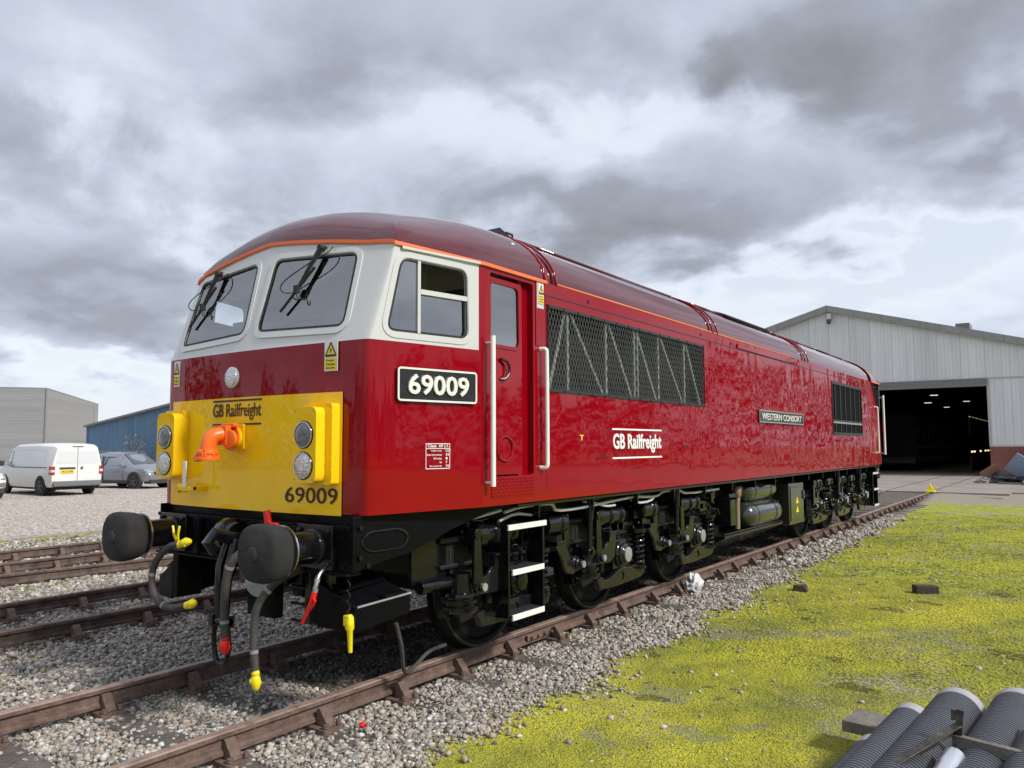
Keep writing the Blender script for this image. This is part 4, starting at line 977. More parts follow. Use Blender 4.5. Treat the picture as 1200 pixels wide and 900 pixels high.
# ================================================================== GROUND
def stone_color(nt, vec, scale):
    vo = N(nt, 'ShaderNodeTexVoronoi', Scale=scale); nt.links.new(vec, vo.inputs['Vector'])
    sep = N(nt, 'ShaderNodeSeparateColor'); nt.links.new(vo.outputs['Color'], sep.inputs[0])
    r = ramp(nt, sep.outputs[0], [(0, (.14, .12, .105)), (.35, (.26, .23, .20)), (.6, (.35, .31, .275)), (.85, (.44, .40, .365)), (1, (.55, .53, .50))])
    return r.outputs[0], vo.outputs['Distance']
def ground_mat():
    m, nt, b = nmat('gravel_and_moss_ground'); b.inputs['Roughness'].default_value = .95; b.inputs['Specular IOR Level'].default_value = .2
    tc = N(nt, 'ShaderNodeTexCoord'); P = tc.outputs['Object']; lk = nt.links.new
    c1, d1 = stone_color(nt, P, 24); c2, d2 = stone_color(nt, P, 60)
    no = N(nt, 'ShaderNodeTexNoise', Scale=1.2, Detail=6.0); lk(P, no.inputs['Vector'])
    mg = N(nt, 'ShaderNodeMix', data_type='RGBA'); lk(ramp(nt, no.outputs[0], [(.45, (0,0,0)), (.55, (1,1,1))]).outputs[0], mg.inputs[0]); lk(c1, mg.inputs[6]); lk(c2, mg.inputs[7])
    grav = mg.outputs[2]
    sp = N(nt, 'ShaderNodeSeparateXYZ'); lk(P, sp.inputs[0]); X, Y = sp.outputs[0], sp.outputs[1]
    def math_(op, a, bb=None, cc=None):
        n = N(nt, 'ShaderNodeMath', operation=op)
        for i, v in enumerate((a, bb, cc)):
            if v is None: continue
            if isinstance(v, (int, float)): n.inputs[i].default_value = v
            else: lk(v, n.inputs[i])
        return n.outputs[0]
    def sstep(v, a, bb):
        n = N(nt, 'ShaderNodeMapRange', interpolation_type='SMOOTHSTEP'); lk(v, n.inputs[0]); n.inputs[1].default_value = a; n.inputs[2].default_value = bb; return n.outputs[0]
    # fresh grey yard gravel on the left (paler, pinkish)
    yard = sstep(math_('ADD', X, math_('MULTIPLY', no.outputs[0], .8)), -12.0, -12.8)
    m1 = N(nt, 'ShaderNodeMix', data_type='RGBA'); lk(yard, m1.inputs[0]); lk(grav, m1.inputs[6])
    yr = N(nt, 'ShaderNodeMix', data_type='RGBA', blend_type='MULTIPLY'); yr.inputs[0].default_value = 1; lk(c1, yr.inputs[6]); yr.inputs[7].default_value = (1.5, 1.45, 1.45, 1); lk(yr.outputs[2], m1.inputs[7])
    col = m1.outputs[2]
    # moss: right side and a strip by the yard
    n2 = N(nt, 'ShaderNodeTexNoise', Scale=.9, Detail=8.0, Roughness=.7); lk(P, n2.inputs['Vector'])
    n3 = N(nt, 'ShaderNodeTexNoise', Scale=26.0, Detail=6.0, Roughness=.75); lk(P, n3.inputs['Vector'])
    n4 = N(nt, 'ShaderNodeTexNoise', Scale=4.0, Detail=6.0, Roughness=.7); lk(P, n4.inputs['Vector'])
    mc = ramp(nt, n4.outputs[0], [(.25, (.18, .20, .06)), (.42, (.29, .33, .05)), (.55, (.41, .43, .05)), (.75, (.52, .51, .055))])
    mm = N(nt, 'ShaderNodeMix', data_type='RGBA', blend_type='MULTIPLY'); mm.inputs[0].default_value = .75; lk(mc.outputs[0], mm.inputs[6]); lk(ramp(nt, n3.outputs[0], [(.35, (.5, .5, .5)), (.6, (1.0, 1.0, 1.0))]).outputs[0], mm.inputs[7])
    edge = math_('MULTIPLY_ADD', n4.outputs[0], .9, math_('ADD', X, math_('MULTIPLY', Y, .022)))
    right = sstep(edge, 1.95, 2.35)
    bare = sstep(n2.outputs[0], .64, .50)
    mossR = math_('MULTIPLY', right, math_('MULTIPLY_ADD', bare, .75, .25))
    far = sstep(Y, 26.5, 24.5); mossR = math_('MULTIPLY', mossR, far)
    ls = math_('MULTIPLY', sstep(X, -12.9, -12.3), sstep(X, -10.0, -11.2)); mossL = math_('MULTIPLY', ls, sstep(n4.outputs[0], .40, .58))
    spots = math_('MULTIPLY', sstep(n4.outputs[0], .60, .70), .55)
    near = math_('MULTIPLY', spots, sstep(X, -10, -9))
    mask = math_('MAXIMUM', math_('MAXIMUM', mossR, mossL), near)
    m2 = N(nt, 'ShaderNodeMix', data_type='RGBA'); lk(mask, m2.inputs[0]); lk(col, m2.inputs[6]); lk(mm.outputs[2], m2.inputs[7])
    # ground colour darkened between the near rails, from the locomotive nose onwards
    dark_strip = math_('MULTIPLY', sstep(math_('ABSOLUTE', X), 1.2, .8), sstep(Y, .2, 1.4))
    dk = N(nt, 'ShaderNodeMix', data_type='RGBA', blend_type='MULTIPLY'); lk(math_('MULTIPLY', dark_strip, .8), dk.inputs[0]); lk(m2.outputs[2], dk.inputs[6]); dk.inputs[7].default_value = (.3, .28, .27, 1)
    # bare sandy ground towards the concrete
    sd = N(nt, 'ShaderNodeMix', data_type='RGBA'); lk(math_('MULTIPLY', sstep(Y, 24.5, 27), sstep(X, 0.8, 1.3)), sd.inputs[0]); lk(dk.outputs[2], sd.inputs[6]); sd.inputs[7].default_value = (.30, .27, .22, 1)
    lk(sd.outputs[2], b.inputs['Base Color'])
    bh = math_('MULTIPLY_ADD', d1, -1.0, n3.outputs[0])
    bp = N(nt, 'ShaderNodeBump', Strength=.9, Distance=.03); lk(bh, bp.inputs['Height']); lk(bp.outputs[0], b.inputs['Normal'])
    return m
GM = ground_mat()
def hnoise(x, y):
    return (math.sin(x*1.7+.6*y)*.4+math.sin(y*2.3-x*.9+1.3)*.3+math.sin(x*4.1+y*3.7)*.15+math.sin(x*7.3-y*6.1+2)*.1)
def gz(x, y):
    z = -.205+.012*hnoise(x, y)
    if x > 1.3: z -= .03*min(1, (x-1.3)/.8)
    if x < -10: z += .10*min(1, (-10-x)/3)
    if y > 24: z += .165*min(1, (y-24)/4.2)
    return z
b = MB(); xs = [-600, -300, -150, -90, -60, -45, -35, -30, -26, -22, -19, -17, -15, -14, -13.2]+[-12.5+i*.5 for i in range(22)]+[-1.5+i*.1 for i in range(96)]+[8.2, 9, 10, 12, 15, 20, 30, 50, 90, 200, 600]
ys = [-300, -60, -20, -10, -6]+[-4+i*.15 for i in range(100)]+[11.2+i*.5 for i in range(36)]+[30, 32, 35, 40, 50, 70, 100, 200, 400, 900]
vs = []; fs = []
for y in ys:
    for x in xs: vs.append((x, y, gz(x, y)))
nx = len(xs)
for j in range(len(ys)-1):
    for i in range(nx-1): fs.append((j*nx+i, j*nx+i+1, (j+1)*nx+i+1, (j+1)*nx+i))
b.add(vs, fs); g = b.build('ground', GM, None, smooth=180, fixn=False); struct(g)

# ---- loose ballast stones
CAM = np.array([5.1046, -3.7292, 1.744]); FW = np.array([-.57887, .81166]); RT = np.array([.81397, .58089])
def visible(x, y, margin=.14):
    d = np.stack([x-CAM[0], y-CAM[1]], 1); f = d@FW; r = d@RT
    return (f > 1.5) & (np.abs(r) < f*(.653+margin)+.3)
PHI = (1+5**.5)/2
ICO = np.array([(-1, PHI, 0), (1, PHI, 0), (-1, -PHI, 0), (1, -PHI, 0), (0, -1, PHI), (0, 1, PHI), (0, -1, -PHI), (0, 1, -PHI), (PHI, 0, -1), (PHI, 0, 1), (-PHI, 0, -1), (-PHI, 0, 1)])/math.sqrt(1+PHI*PHI)
ICF = np.array([(0, 11, 5), (0, 5, 1), (0, 1, 7), (0, 7, 10), (0, 10, 11), (1, 5, 9), (5, 11, 4), (11, 10, 2), (10, 7, 6), (7, 1, 8), (3, 9, 4), (3, 4, 2), (3, 2, 6), (3, 6, 8), (3, 8, 9), (4, 9, 5), (2, 4, 11), (6, 2, 10), (8, 6, 7), (9, 8, 1)])
def scatter(name, x, y, z, size, flat, colors, material, jit=.36, smooth=False):
    n = len(x); V = ICO[None]*(1+RNG.uniform(-jit, jit, (n, 12, 1)))
    ax = RNG.uniform(.65, 1.25, (n, 1, 3)); V = V*ax
    # random rotation about z plus tilt
    a = RNG.uniform(0, 2*PI, n); ti = RNG.uniform(-.6, .6, n)
    ct, st = np.cos(ti), np.sin(ti); y1 = V[:, :, 1]*ct[:, None]-V[:, :, 2]*st[:, None]; z1 = V[:, :, 1]*st[:, None]+V[:, :, 2]*ct[:, None]
    ca, sa = np.cos(a), np.sin(a); x2 = V[:, :, 0]*ca[:, None]-y1*sa[:, None]; y2 = V[:, :, 0]*sa[:, None]+y1*ca[:, None]
    s = size[:, None]
    P = np.stack([x[:, None]+x2*s, y[:, None]+y2*s, z[:, None]+z1*s*flat], 2).reshape(-1, 3).astype(np.float32)
    F = (ICF[None]+(np.arange(n)*12)[:, None, None]).reshape(-1).astype(np.int32)
    me = bpy.data.meshes.new(name); me.vertices.add(n*12); me.vertices.foreach_set('co', P.ravel())
    me.loops.add(n*60); me.loops.foreach_set('vertex_index', F); me.polygons.add(n*20)
    me.polygons.foreach_set('loop_start', np.arange(0, n*60, 3, dtype=np.int32)); me.polygons.foreach_set('loop_total', np.full(n*20, 3, dtype=np.int32))
    me.update(calc_edges=True)
    if smooth: me.polygons.foreach_set('use_smooth', np.ones(n*20, dtype=bool))
    at = me.attributes.new('tint', 'FLOAT_COLOR', 'POINT'); cc = np.ones((n*12, 4), dtype=np.float32); cc[:, :3] = np.repeat(colors, 12, 0); at.data.foreach_set('color', cc.ravel())
    me.materials.append(material); o = bpy.data.objects.new(name, me); COL.objects.link(o); return o
def tint_mat(name, rough=.9, bump=.3, bscale=60, trans=0):
    m, nt, b = nmat(name); b.inputs['Roughness'].default_value = rough; b.inputs['Specular IOR Level'].default_value = .25
    a = N(nt, 'ShaderNodeAttribute', attribute_name='tint'); tc = N(nt, 'ShaderNodeTexCoord'); no = N(nt, 'ShaderNodeTexNoise', Scale=bscale, Detail=4.0); nt.links.new(tc.outputs['Object'], no.inputs['Vector'])
    mx = N(nt, 'ShaderNodeMix', data_type='RGBA', blend_type='MULTIPLY'); mx.inputs[0].default_value = .8; nt.links.new(a.outputs['Color'], mx.inputs[6]); nt.links.new(ramp(nt, no.outputs[0], [(.3, (.62, .60, .58)), (.7, (1.15, 1.15, 1.15))]).outputs[0], mx.inputs[7])
    nt.links.new(mx.outputs[2], b.inputs['Base Color'])
    bp = N(nt, 'ShaderNodeBump', Strength=bump, Distance=.01); nt.links.new(no.outputs[0], bp.inputs['Height']); nt.links.new(bp.outputs[0], b.inputs['Normal'])
    return m
STM = tint_mat('ballast_stone'); MSM = tint_mat('moss_cushion', .95, .6, 140)
def vnoise(x, y, s, seed=0):
    r = np.random.default_rng(seed); ph = r.uniform(0, 6.28, (8, 2)); an = r.uniform(0, 6.28, 8); v = 0
    for i in range(8):
        k = s*(1.0+i*.45); v = v+np.sin(k*(x*np.cos(an[i])+y*np.sin(an[i]))+ph[i, 0])*(1/(1+i*.3))
    return v/3
def gzv(x, y):
    h = np.sin(x*1.7+.6*y)*.4+np.sin(y*2.3-x*.9+1.3)*.3+np.sin(x*4.1+y*3.7)*.15+np.sin(x*7.3-y*6.1+2)*.1
    z = -.205+.012*h; z = z-.03*np.clip((x-1.3)/.8, 0, 1); z = z+.10*np.clip((-10-x)/3, 0, 1); return z
def on_sleeper(x, y):
    def f(off, p, c, yy=y, xx=x): k = (yy-off)/p; return (np.abs(k-np.round(k))*p < .12) & (np.abs(xx-c) < 1.24)
    return f(.04, .735, 0) | (f(.3, .76, -4.01-.018*y)) | (f(.1, .76, -8.89-.03*y))
def stones(n, x0, x1, y0, y1, s0, s1, keep=None):
    x = RNG.uniform(x0, x1, n); y = RNG.uniform(y0, y1, n); k = visible(x, y)
    if keep is not None: k &= keep(x, y)
    sl = on_sleeper(x, y) & (RNG.random(n) > .30); k &= ~sl
    x = x[k]; y = y[k]; return x, y, RNG.uniform(s0, s1, len(x))*(1+.5*(RNG.random(len(x)) > .93))
parts = []
def edgek(x, y): return x+.022*y+.25*vnoise(x, y, 3., 3) < 1.62+RNG.exponential(.10, len(x))
parts.append(stones(60000, -1.25, 2.3, -3.2, 3.2, .009, .022, edgek))
parts.append(stones(34000, -1.25, 2.2, 3.2, 9, .012, .025, edgek))
parts.append(stones(15000, -1.25, 2.0, 9, 20, .022, .040, edgek))
parts.append(stones(66000, -7, -1.2, -2.5, 7, .010, .025))
parts.append(stones(16000, -12, -6, -1, 9, .02, .04))
parts.append(stones(9000, -14, -1.2, 7, 20, .03, .05))
X = np.concatenate([p[0] for p in parts]); Y = np.concatenate([p[1] for p in parts]); S = np.concatenate([p[2] for p in parts])
pal = np.array([(.36, .32, .275), (.27, .235, .20), (.20, .175, .155), (.45, .41, .37), (.32, .255, .21), (.55, .53, .50), (.13, .12, .11), (.40, .34, .28), (.26, .25, .245)])
ci = RNG.choice(len(pal), len(X), p=[.2, .17, .12, .13, .12, .05, .07, .08, .06]); C = np.minimum(.60, pal[ci]*np.array([1.12, 1.15, 1.17])*RNG.uniform(.8, 1.2, (len(X), 1)))
between_rails = ((np.abs(X) < .75) & (Y > .6)) ; C[between_rails] *= .32  # stones between the near rails get a darker tint past the nose
grn = (vnoise(X, Y, 2.4, 5)+.8*vnoise(X, Y, 9, 6)+RNG.normal(0, .25, len(X))) > 1.15; C[grn & ~between_rails] = C[grn & ~between_rails]*np.array([.66, .72, .42])
Zs = gzv(X, Y)+S*.35+.012*(RNG.random(len(X)) > .7)
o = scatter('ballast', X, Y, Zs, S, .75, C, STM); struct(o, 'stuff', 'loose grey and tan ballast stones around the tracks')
# scattered pale stones on the moss
n = 900; x = RNG.uniform(1.6, 9, n); y = RNG.uniform(-1.5, 18, n); k = visible(x, y) & (RNG.random(n) < np.exp(-(x-1.7)*.55)+.10); x = x[k]; y = y[k]
s = RNG.uniform(.008, .026, len(x)); cc = pal[RNG.choice([0, 3, 5, 7, 1], len(x))]*1.1
o = scatter('pebbles', x, y, gzv(x, y)+s*.4, s, .7, cc, STM); struct(o, 'stuff', 'stray pale pebbles lying on the moss')
# moss cushions
def moss(n, x0, x1, y0, y1, s0, s1):
    x = RNG.uniform(x0, x1, n); y = RNG.uniform(y0, y1, n); k = visible(x, y)
    e = x+.022*y+.30*vnoise(x, y, 3., 3); k &= e > 1.70-RNG.exponential(.12, n)
    bare = vnoise(x, y, 1.1, 9)+.5*vnoise(x, y, 4.3, 10) > .80; k &= ~(bare & (RNG.random(n) < .75))
    x = x[k]; y = y[k]; return x, y, RNG.uniform(s0, s1, len(x))
mp = [moss(150000, 1.2, 5.6, -1.2, 3.5, .006, .014), moss(90000, 1.2, 8, 3.5, 9, .010, .022), moss(40000, 1, 11, 9, 22, .018, .036)]
X = np.concatenate([p[0] for p in mp]); Y = np.concatenate([p[1] for p in mp]); S = np.concatenate([p[2] for p in mp])
t = np.clip(.52+.50*vnoise(X, Y, 1.3, 21)+.30*vnoise(X, Y, 6, 22)+.15*vnoise(X, Y, 17, 23)+RNG.normal(0, .09, len(X)), 0, 1)[:, None]
C = (1-t)*np.array([.17, .195, .04])+t*np.array([.54, .515, .05]); br = RNG.random(len(X)) < .03; C[br] = np.array([.16, .14, .07]); gy = vnoise(X, Y, 1.9, 31)+.6*vnoise(X, Y*1.8, 5.5, 32) > .72; C[gy] = C[gy]*.35+np.array([.17, .17, .11]); dk_ = vnoise(X, Y*1.5, 2.6, 41)+.7*vnoise(X, Y, 8, 42) > .92; C[dk_] = C[dk_]*.3+np.array([.05, .04, .02])
o = scatter('moss', X, Y, gzv(X, Y)+S*.05, S*.85, .18, C, MSM, .35); struct(o, 'stuff', 'bright yellow-green moss cushions covering the ground right of the track')
# small weeds
def tuft(name, spots, h, m, label):
    b = MB()
    for (x, y) in spots:
        z = gz(x, y)
        for i in range(7):
            a = random.uniform(0, 2*PI); l = h*random.uniform(.5, 1); r = random.uniform(.0, .05)
            px, py = x+r*math.cos(a), y+r*math.sin(a); ex, ey = px+l*.5*math.cos(a), py+l*.5*math.sin(a); w = .004
            b.add([(px-w*math.sin(a), py+w*math.cos(a), z), (px+w*math.sin(a), py-w*math.cos(a), z), (ex, ey, z+l)], [(0, 1, 2)])
    o = b.build(name, m, None, smooth=0); struct(o, 'stuff', label)
GR = mat('weed_green', (.10, .13, .03), .8, var=.3)
tuft('grass', [(random.uniform(-.6, 1.1), random.uniform(-1.8, 0)) for _ in range(10)]+[(random.gauss(.95, .06), random.uniform(-1.5, 18)) for _ in range(60)]+[(random.gauss(1.5, .15), random.uniform(-1, 12)) for _ in range(160)]+[(random.uniform(-7, -2), random.uniform(-1.5, 5)) for _ in range(90)]+[(random.uniform(-12.5, -10.8), random.uniform(0, 7)) for _ in range(260)], .05, GR, 'short thin grass and weeds by the rails')
STR = mat('dead_straw', (.36, .31, .18), .9, var=.3)
b = MB()
for _ in range(1500):
    x = random.uniform(1.7, 5.5); y = random.uniform(-1, 9); z = gz(x, y)+.012; a_ = random.uniform(0, 2*PI); l = random.uniform(.015, .05); w_ = .0016+.0008*random.random()
    dx, dy = math.cos(a_), math.sin(a_); b.add([(x-dy*w_, y+dx*w_, z), (x+dy*w_, y-dx*w_, z), (x+dx*l, y+dy*l, z+random.uniform(0, .02))], [(0, 1, 2)])
struct(b.build('dead_grass', STR, None, smooth=0), 'stuff', 'scattered dead straw blades on the moss')
# concrete apron before and inside the shed
CONC = mat('worn_concrete', (.27, .235, .205), .85, var=.18, vscale=1.2, bump=.25, bscale=12, dirt=(.16, .13, .115), dscale=.6)
b = MB()
for (xa, xb) in ((-30, -.80), (-.70, .70), (.80, 3.2)): b.b2((xa, 28.7, -.3), (xb, 80, -.006))
b.b2((3.2, 30.2, -.3), (25, 46, -.03))
o = b.build('concrete_apron', CONC, None); struct(o)
# small things on the ground
def rock(name, loc, s, m, label, cat, seed=0, crumple=0):
    r = random.Random(seed); b = MB(); bm = bmesh.new(); bmesh.ops.create_icosphere(bm, subdivisions=3, radius=1)
    for v in bm.verts:
        n = hnoise(v.co.x*1.3+seed, v.co.y*1.5+v.co.z*2); v.co *= 1+.22*n+.05*r.uniform(-1, 1)+crumple*(abs(math.sin(v.co.x*5+seed+v.co.z*3))*.5+abs(math.sin(v.co.y*7+v.co.z*6))*.5+r.uniform(-.3, .3)-.5)
        v.co.x *= s[0]; v.co.y *= s[1]; v.co.z *= s[2]
    b.add([v.co for v in bm.verts], [[v.index for v in f.verts] for f in bm.faces]); bm.free()
    return tag(b.build(name, m, None, loc=loc, smooth=50), label, cat)
BRK = mat('dark_brick', (.045, .038, .034), .9, var=.3, vscale=20, bump=.6, bscale=50)
o = MB().box((0, 0, .055), (.30, .14, .11)).build('brick', BRK, None, loc=(3.40, 8.15, gz(3.4, 8.15)-.005), rot=(0, .02, .55), bevel=.012); tag(o, 'whole grey-brown brick lying flat on the moss, right one of the two', 'brick')
b = MB(); b.add([(-.10, -.06, 0), (.10, -.07, 0), (.11, .06, 0), (-.09, .07, 0), (-.08, -.06, .10), (.06, -.06, .085), (.09, .05, .10), (-.07, .06, .07)], [(0, 3, 2, 1), (4, 5, 6, 7), (0, 1, 5, 4), (1, 2, 6, 5), (2, 3, 7, 6), (3, 0, 4, 7)])
o = b.build('brick', BRK, None, loc=(2.0, 7.3, gz(2.0, 7.3)-.005), rot=(0, 0, .3), bevel=.012); tag(o, 'broken dark half brick at the edge of moss and gravel', 'brick')
rock('crumpled_bag', (.93, 6.22, -.10), (.09, .11, .12), mat('white_polythene', (.62, .63, .65), .35, coat=.3, var=.2, vscale=20, bump=.9, bscale=30), 'crumpled white plastic bag caught against the near rail', 'plastic bag', 3, crumple=.7)
o = rock('red_cap', (1.03, .20, -.165), (.022, .022, .020), 'redp', 'small round red cap lying on the ballast outside the near rail', 'plastic cap', 2)
b = MB(); b.tube([(0, 0, 0), (.25, .45, .01), (.45, .95, .0)], .014, 7); b.tube([(0, -.1, 0), (.04, 0, .14), (.05, .05, .17)], .011, 6)
tag(b.build('fallen_rod', 'sleeper', None, loc=(1.12, 8.55, -.17)), 'thin dark rod lying on gravel beside the near rail', 'rod')
rock('loose_stone', (1.72, 2.32, gz(1.72, 2.32)+.015), (.030, .028, .022), BRK, 'dark rounded stone standing alone on the mossy gravel edge', 'stone', 8)
b = MB(); b.box((0, 0, .03), (1.1, .5, .10), Matrix.Rotation(.1, 3, 'Z')); b.box((.1, .0, .11), (.7, .35, .07), Matrix.Rotation(-.4, 3, 'Z')); b.box((-.5, .3, .05), (.5, .6, .06))
tag(b.build('concrete_slabs', CONC, None, loc=(2.75, 27.6, -.22), bevel=.02), 'low heap of broken concrete slabs on grass before the apron', 'rubble')

# ================================================================== PIPES AND PALLET, bottom right
TUBE = mat('grey_ribbed_plastic', (.085, .09, .105), .45, var=.08, bump=.05); COLLAR = mat('pale_grey_plastic', (.34, .34, .36), .5, var=.06)
ALU = mat('silver_sheet', (.72, .74, .78), .25, metal=.8, bump=.3, bscale=8); WOOD = mat('grey_weathered_wood', (.17, .155, .135), .9, var=.3, vscale=12, bump=.7, bscale=25, dirt=(.08, .07, .06)); IRON = mat('painted_iron', (.045, .04, .035), .5, metal=.3, var=.5, vscale=15, dirt=(.16, .14, .11), dscale=9)
def ribbed(end, d, r, l, label):
    end = Vector(end); d = Vector(d).normalized(); b = MB(); prof = []
    n = int(l/.030)
    for i in range(n):
        h = .10+i*.030; prof += [(h, r*.88), (h+.004, r*.985), (h+.018, r*.985), (h+.022, r*.88)]
    b.lathe((0, 0, 0), -d, prof, 64)
    t = thing('corrugated_pipe', label, 'pipe', end, group='corrugated pipes in the stack')
    b.build('ribbed_wall', TUBE, t, smooth=30)
    c = MB(); c.lathe((0, 0, 0), -d, [(.0, r*.93), (-.004, r*.97), (.0, r*1.0), (.10, r*1.0), (.103, r*.92)], 48); c.build('end_collar', COLLAR, t)
    return t
dv = Vector((.09, 1, .02)).normalized()
ribbed((4.43, 2.12, .036), dv, .155, 2.6, 'large corrugated grey pipe with pale end collar, in the middle of the stack')
ribbed((4.745, 2.32, .04), dv, .155, 2.6, 'large corrugated grey pipe at the right edge of the picture')
ribbed((4.22, 1.73, .045), dv, .115, 2.3, 'corrugated grey pipe tucked left against the large middle one')
ribbed((4.12, 1.12, .035), dv, .095, 1.6, 'lowest corrugated grey pipe at the left of the stack')
ribbed((4.90, 1.60, .10), dv, .12, 1.9, 'corrugated grey pipe lying nearest the bottom right corner')
b = MB(); b.box((4.02, 1.86, -.06), (.40, .30, .07), Matrix.Rotation(-.12, 3, 'Z')); b.b2((3.96, 1.72, -.24), (4.04, 1.80, -.12)); b.b2((4.0, 1.50, -.235), (5.0, 1.60, -.13))
b.b2((4.0, .35, -.235), (5.1, .45, -.13)); b.b2((4.06, .2, -.16), (4.14, 1.70, -.12)); b.b2((4.9, .2, -.16), (5.0, 1.9, -.12))
tag(b.build('pallet', WOOD, None, bevel=.004), 'weathered wooden pallet under the corrugated pipes', 'pallet')
b = MB(); b.prism([(4.50, 1.135), (4.95, 1.035), (4.96, 1.075), (4.51, 1.175)], 2, .135, .20); b.b2((4.90, 1.06, -.235), (4.95, 1.10, .14)); tag(b.build('timber_rail', WOOD, None, bevel=.004), 'grey squared timber laid across in front of the pipes', 'timber')
b = MB(); A = Vector((4.22, .55, .125)); B2 = Vector((4.515, 1.16, .245)); dd = (B2-A).normalized(); up = Vector((0, 0, 1))
for (w, h, sh) in ((.006, .055, Vector((0, 0, -.02))), (.05, .006, Vector((.02, 0, .008)))):
    q = Vector((dd.y, -dd.x, 0)).normalized(); vs = []
    for P in (A, B2):
        for su in (-1, 1):
            for sv in (-1, 1): vs.append(P+sh+q*su*w/2+up*sv*h/2)
    b.add(vs, [(0, 1, 3, 2), (4, 6, 7, 5), (0, 4, 5, 1), (2, 3, 7, 6), (0, 2, 6, 4), (1, 5, 7, 3)])
b.box((4.535, 1.15, .235), (.035, .02, .20), Matrix.Rotation(.12, 3, 'Y')); b.box((4.515, 1.165, .30), (.03, .03, .055)); b.b2((4.21, .53, -.235), (4.24, .56, .13)); b.b2((4.51, 1.13, -.235), (4.54, 1.15, .16))
tag(b.build('iron_frame', IRON, None, bevel=.002), 'blotchy angle iron frame leaning across the pipes', 'iron frame')
b = MB(); b.lathe((4.48, .55, .10), (.12, 1, .10), [(0, .05), (.25, .05), (.27, .055), (.42, .055), (.43, .02)], 24); b.lathe((4.55, .86, .11), (.7, .4, .05), [(0, .035), (.14, .035), (.15, .01)], 20); tag(b.build('metal_duct', ALU, None), 'shiny silver duct piece under the timber in front', 'duct')

# ================================================================== SHED
def cladding(name, c, axis='X', sc_=2.6, dirt=.10, hor=False):
    m, nt, b = nmat(name); b.inputs['Roughness'].default_value = .55; tc = N(nt, 'ShaderNodeTexCoord'); lk = nt.links.new
    sp = N(nt, 'ShaderNodeSeparateXYZ'); lk(tc.outputs['Object'], sp.inputs[0])
    mu = N(nt, 'ShaderNodeMath', operation='MULTIPLY'); lk(sp.outputs[axis], mu.inputs[0]); mu.inputs[1].default_value = sc_
    fr = N(nt, 'ShaderNodeMath', operation='FRACT'); lk(mu.outputs[0], fr.inputs[0])
    rp = ramp(nt, fr.outputs[0], [(0, (.1, .1, .1)), (.06, (1, 1, 1)), (.5, (1, 1, 1)), (.56, (.6, .6, .6)), (.94, (.6, .6, .6)), (1, (.1, .1, .1))])
    fl = N(nt, 'ShaderNodeMath', operation='FLOOR'); mu2 = N(nt, 'ShaderNodeMath', operation='MULTIPLY'); lk(sp.outputs[axis], mu2.inputs[0]); mu2.inputs[1].default_value = sc_/3; lk(mu2.outputs[0], fl.inputs[0])
    wn = N(nt, 'ShaderNodeTexWhiteNoise', noise_dimensions='1D'); lk(fl.outputs[0], wn.inputs['W'])
    mp = N(nt, 'ShaderNodeMapping'); mp.inputs['Scale'].default_value = (1.2, 1.2, .12) if not hor else (.2, .2, 1.5); lk(tc.outputs['Object'], mp.inputs[0])
    no = N(nt, 'ShaderNodeTexNoise', Scale=1.5, Detail=6.0, Roughness=.7); lk(mp.outputs[0], no.inputs['Vector'])
    st = ramp(nt, no.outputs[0], [(.3, [x*(1-dirt*1.5) for x in c]), (.7, [x*(1+dirt*.6) for x in c])])
    m1 = N(nt, 'ShaderNodeMix', data_type='RGBA', blend_type='MULTIPLY'); m1.inputs[0].default_value = 1; lk(st.outputs[0], m1.inputs[6])
    r2 = ramp(nt, wn.outputs[0], [(0, (.90, .90, .90)), (1, (1.03, 1.03, 1.03))]); lk(r2.outputs[0], m1.inputs[7])
    # drawn seam grooves belong to the sheets
    f2 = N(nt, 'ShaderNodeMath', operation='FRACT'); lk(mu2.outputs[0], f2.inputs[0]); r3 = ramp(nt, f2.outputs[0], [(0, (.72, .72, .72)), (.035, (1, 1, 1))])
    m2 = N(nt, 'ShaderNodeMix', data_type='RGBA', blend_type='MULTIPLY'); m2.inputs[0].default_value = 1; lk(m1.outputs[2], m2.inputs[6]); lk(r3.outputs[0], m2.inputs[7])
    lk(m2.outputs[2], b.inputs['Base Color'])
    bp = N(nt, 'ShaderNodeBump', Strength=.6, Distance=.04); lk(rp.outputs[0], bp.inputs['Height']); lk(bp.outputs[0], b.inputs['Normal']); return m
def brick_mat(name, c1, c2, mortar, scale=1.0):
    m, nt, b = nmat(name); b.inputs['Roughness'].default_value = .9; tc = N(nt, 'ShaderNodeTexCoord'); lk = nt.links.new
    mp = N(nt, 'ShaderNodeMapping'); mp.inputs['Rotation'].default_value = (PI/2, 0, 0); lk(tc.outputs['Object'], mp.inputs[0])
    br = N(nt, 'ShaderNodeTexBrick', Scale=4.4*scale); lk(mp.outputs[0], br.inputs['Vector'])
    br.inputs['Color1'].default_value = rgb(c1); br.inputs['Color2'].default_value = rgb(c2); br.inputs['Mortar'].default_value = rgb(mortar); br.inputs['Mortar Size'].default_value = .015
    no = N(nt, 'ShaderNodeTexNoise', Scale=1.0, Detail=6.0); lk(tc.outputs['Object'], no.inputs['Vector'])
    mx = N(nt, 'ShaderNodeMix', data_type='RGBA', blend_type='MULTIPLY'); mx.inputs[0].default_value = .6; lk(br.outputs[0], mx.inputs[6]); lk(ramp(nt, no.outputs[0], [(.3, (.6, .6, .6)), (.7, (1.2, 1.2, 1.2))]).outputs[0], mx.inputs[7]); lk(mx.outputs[2], b.inputs['Base Color'])
    return m
CL = cladding('grey_cladding', (.74, .75, .75)); CLD = mat('trim_grey', (.20, .20, .20), .6); BR = brick_mat('red_brick', (.20, .055, .04), (.26, .085, .06), (.22, .18, .16))
DARK = mat('shed_interior_dark', (.008, .007, .007), .95)
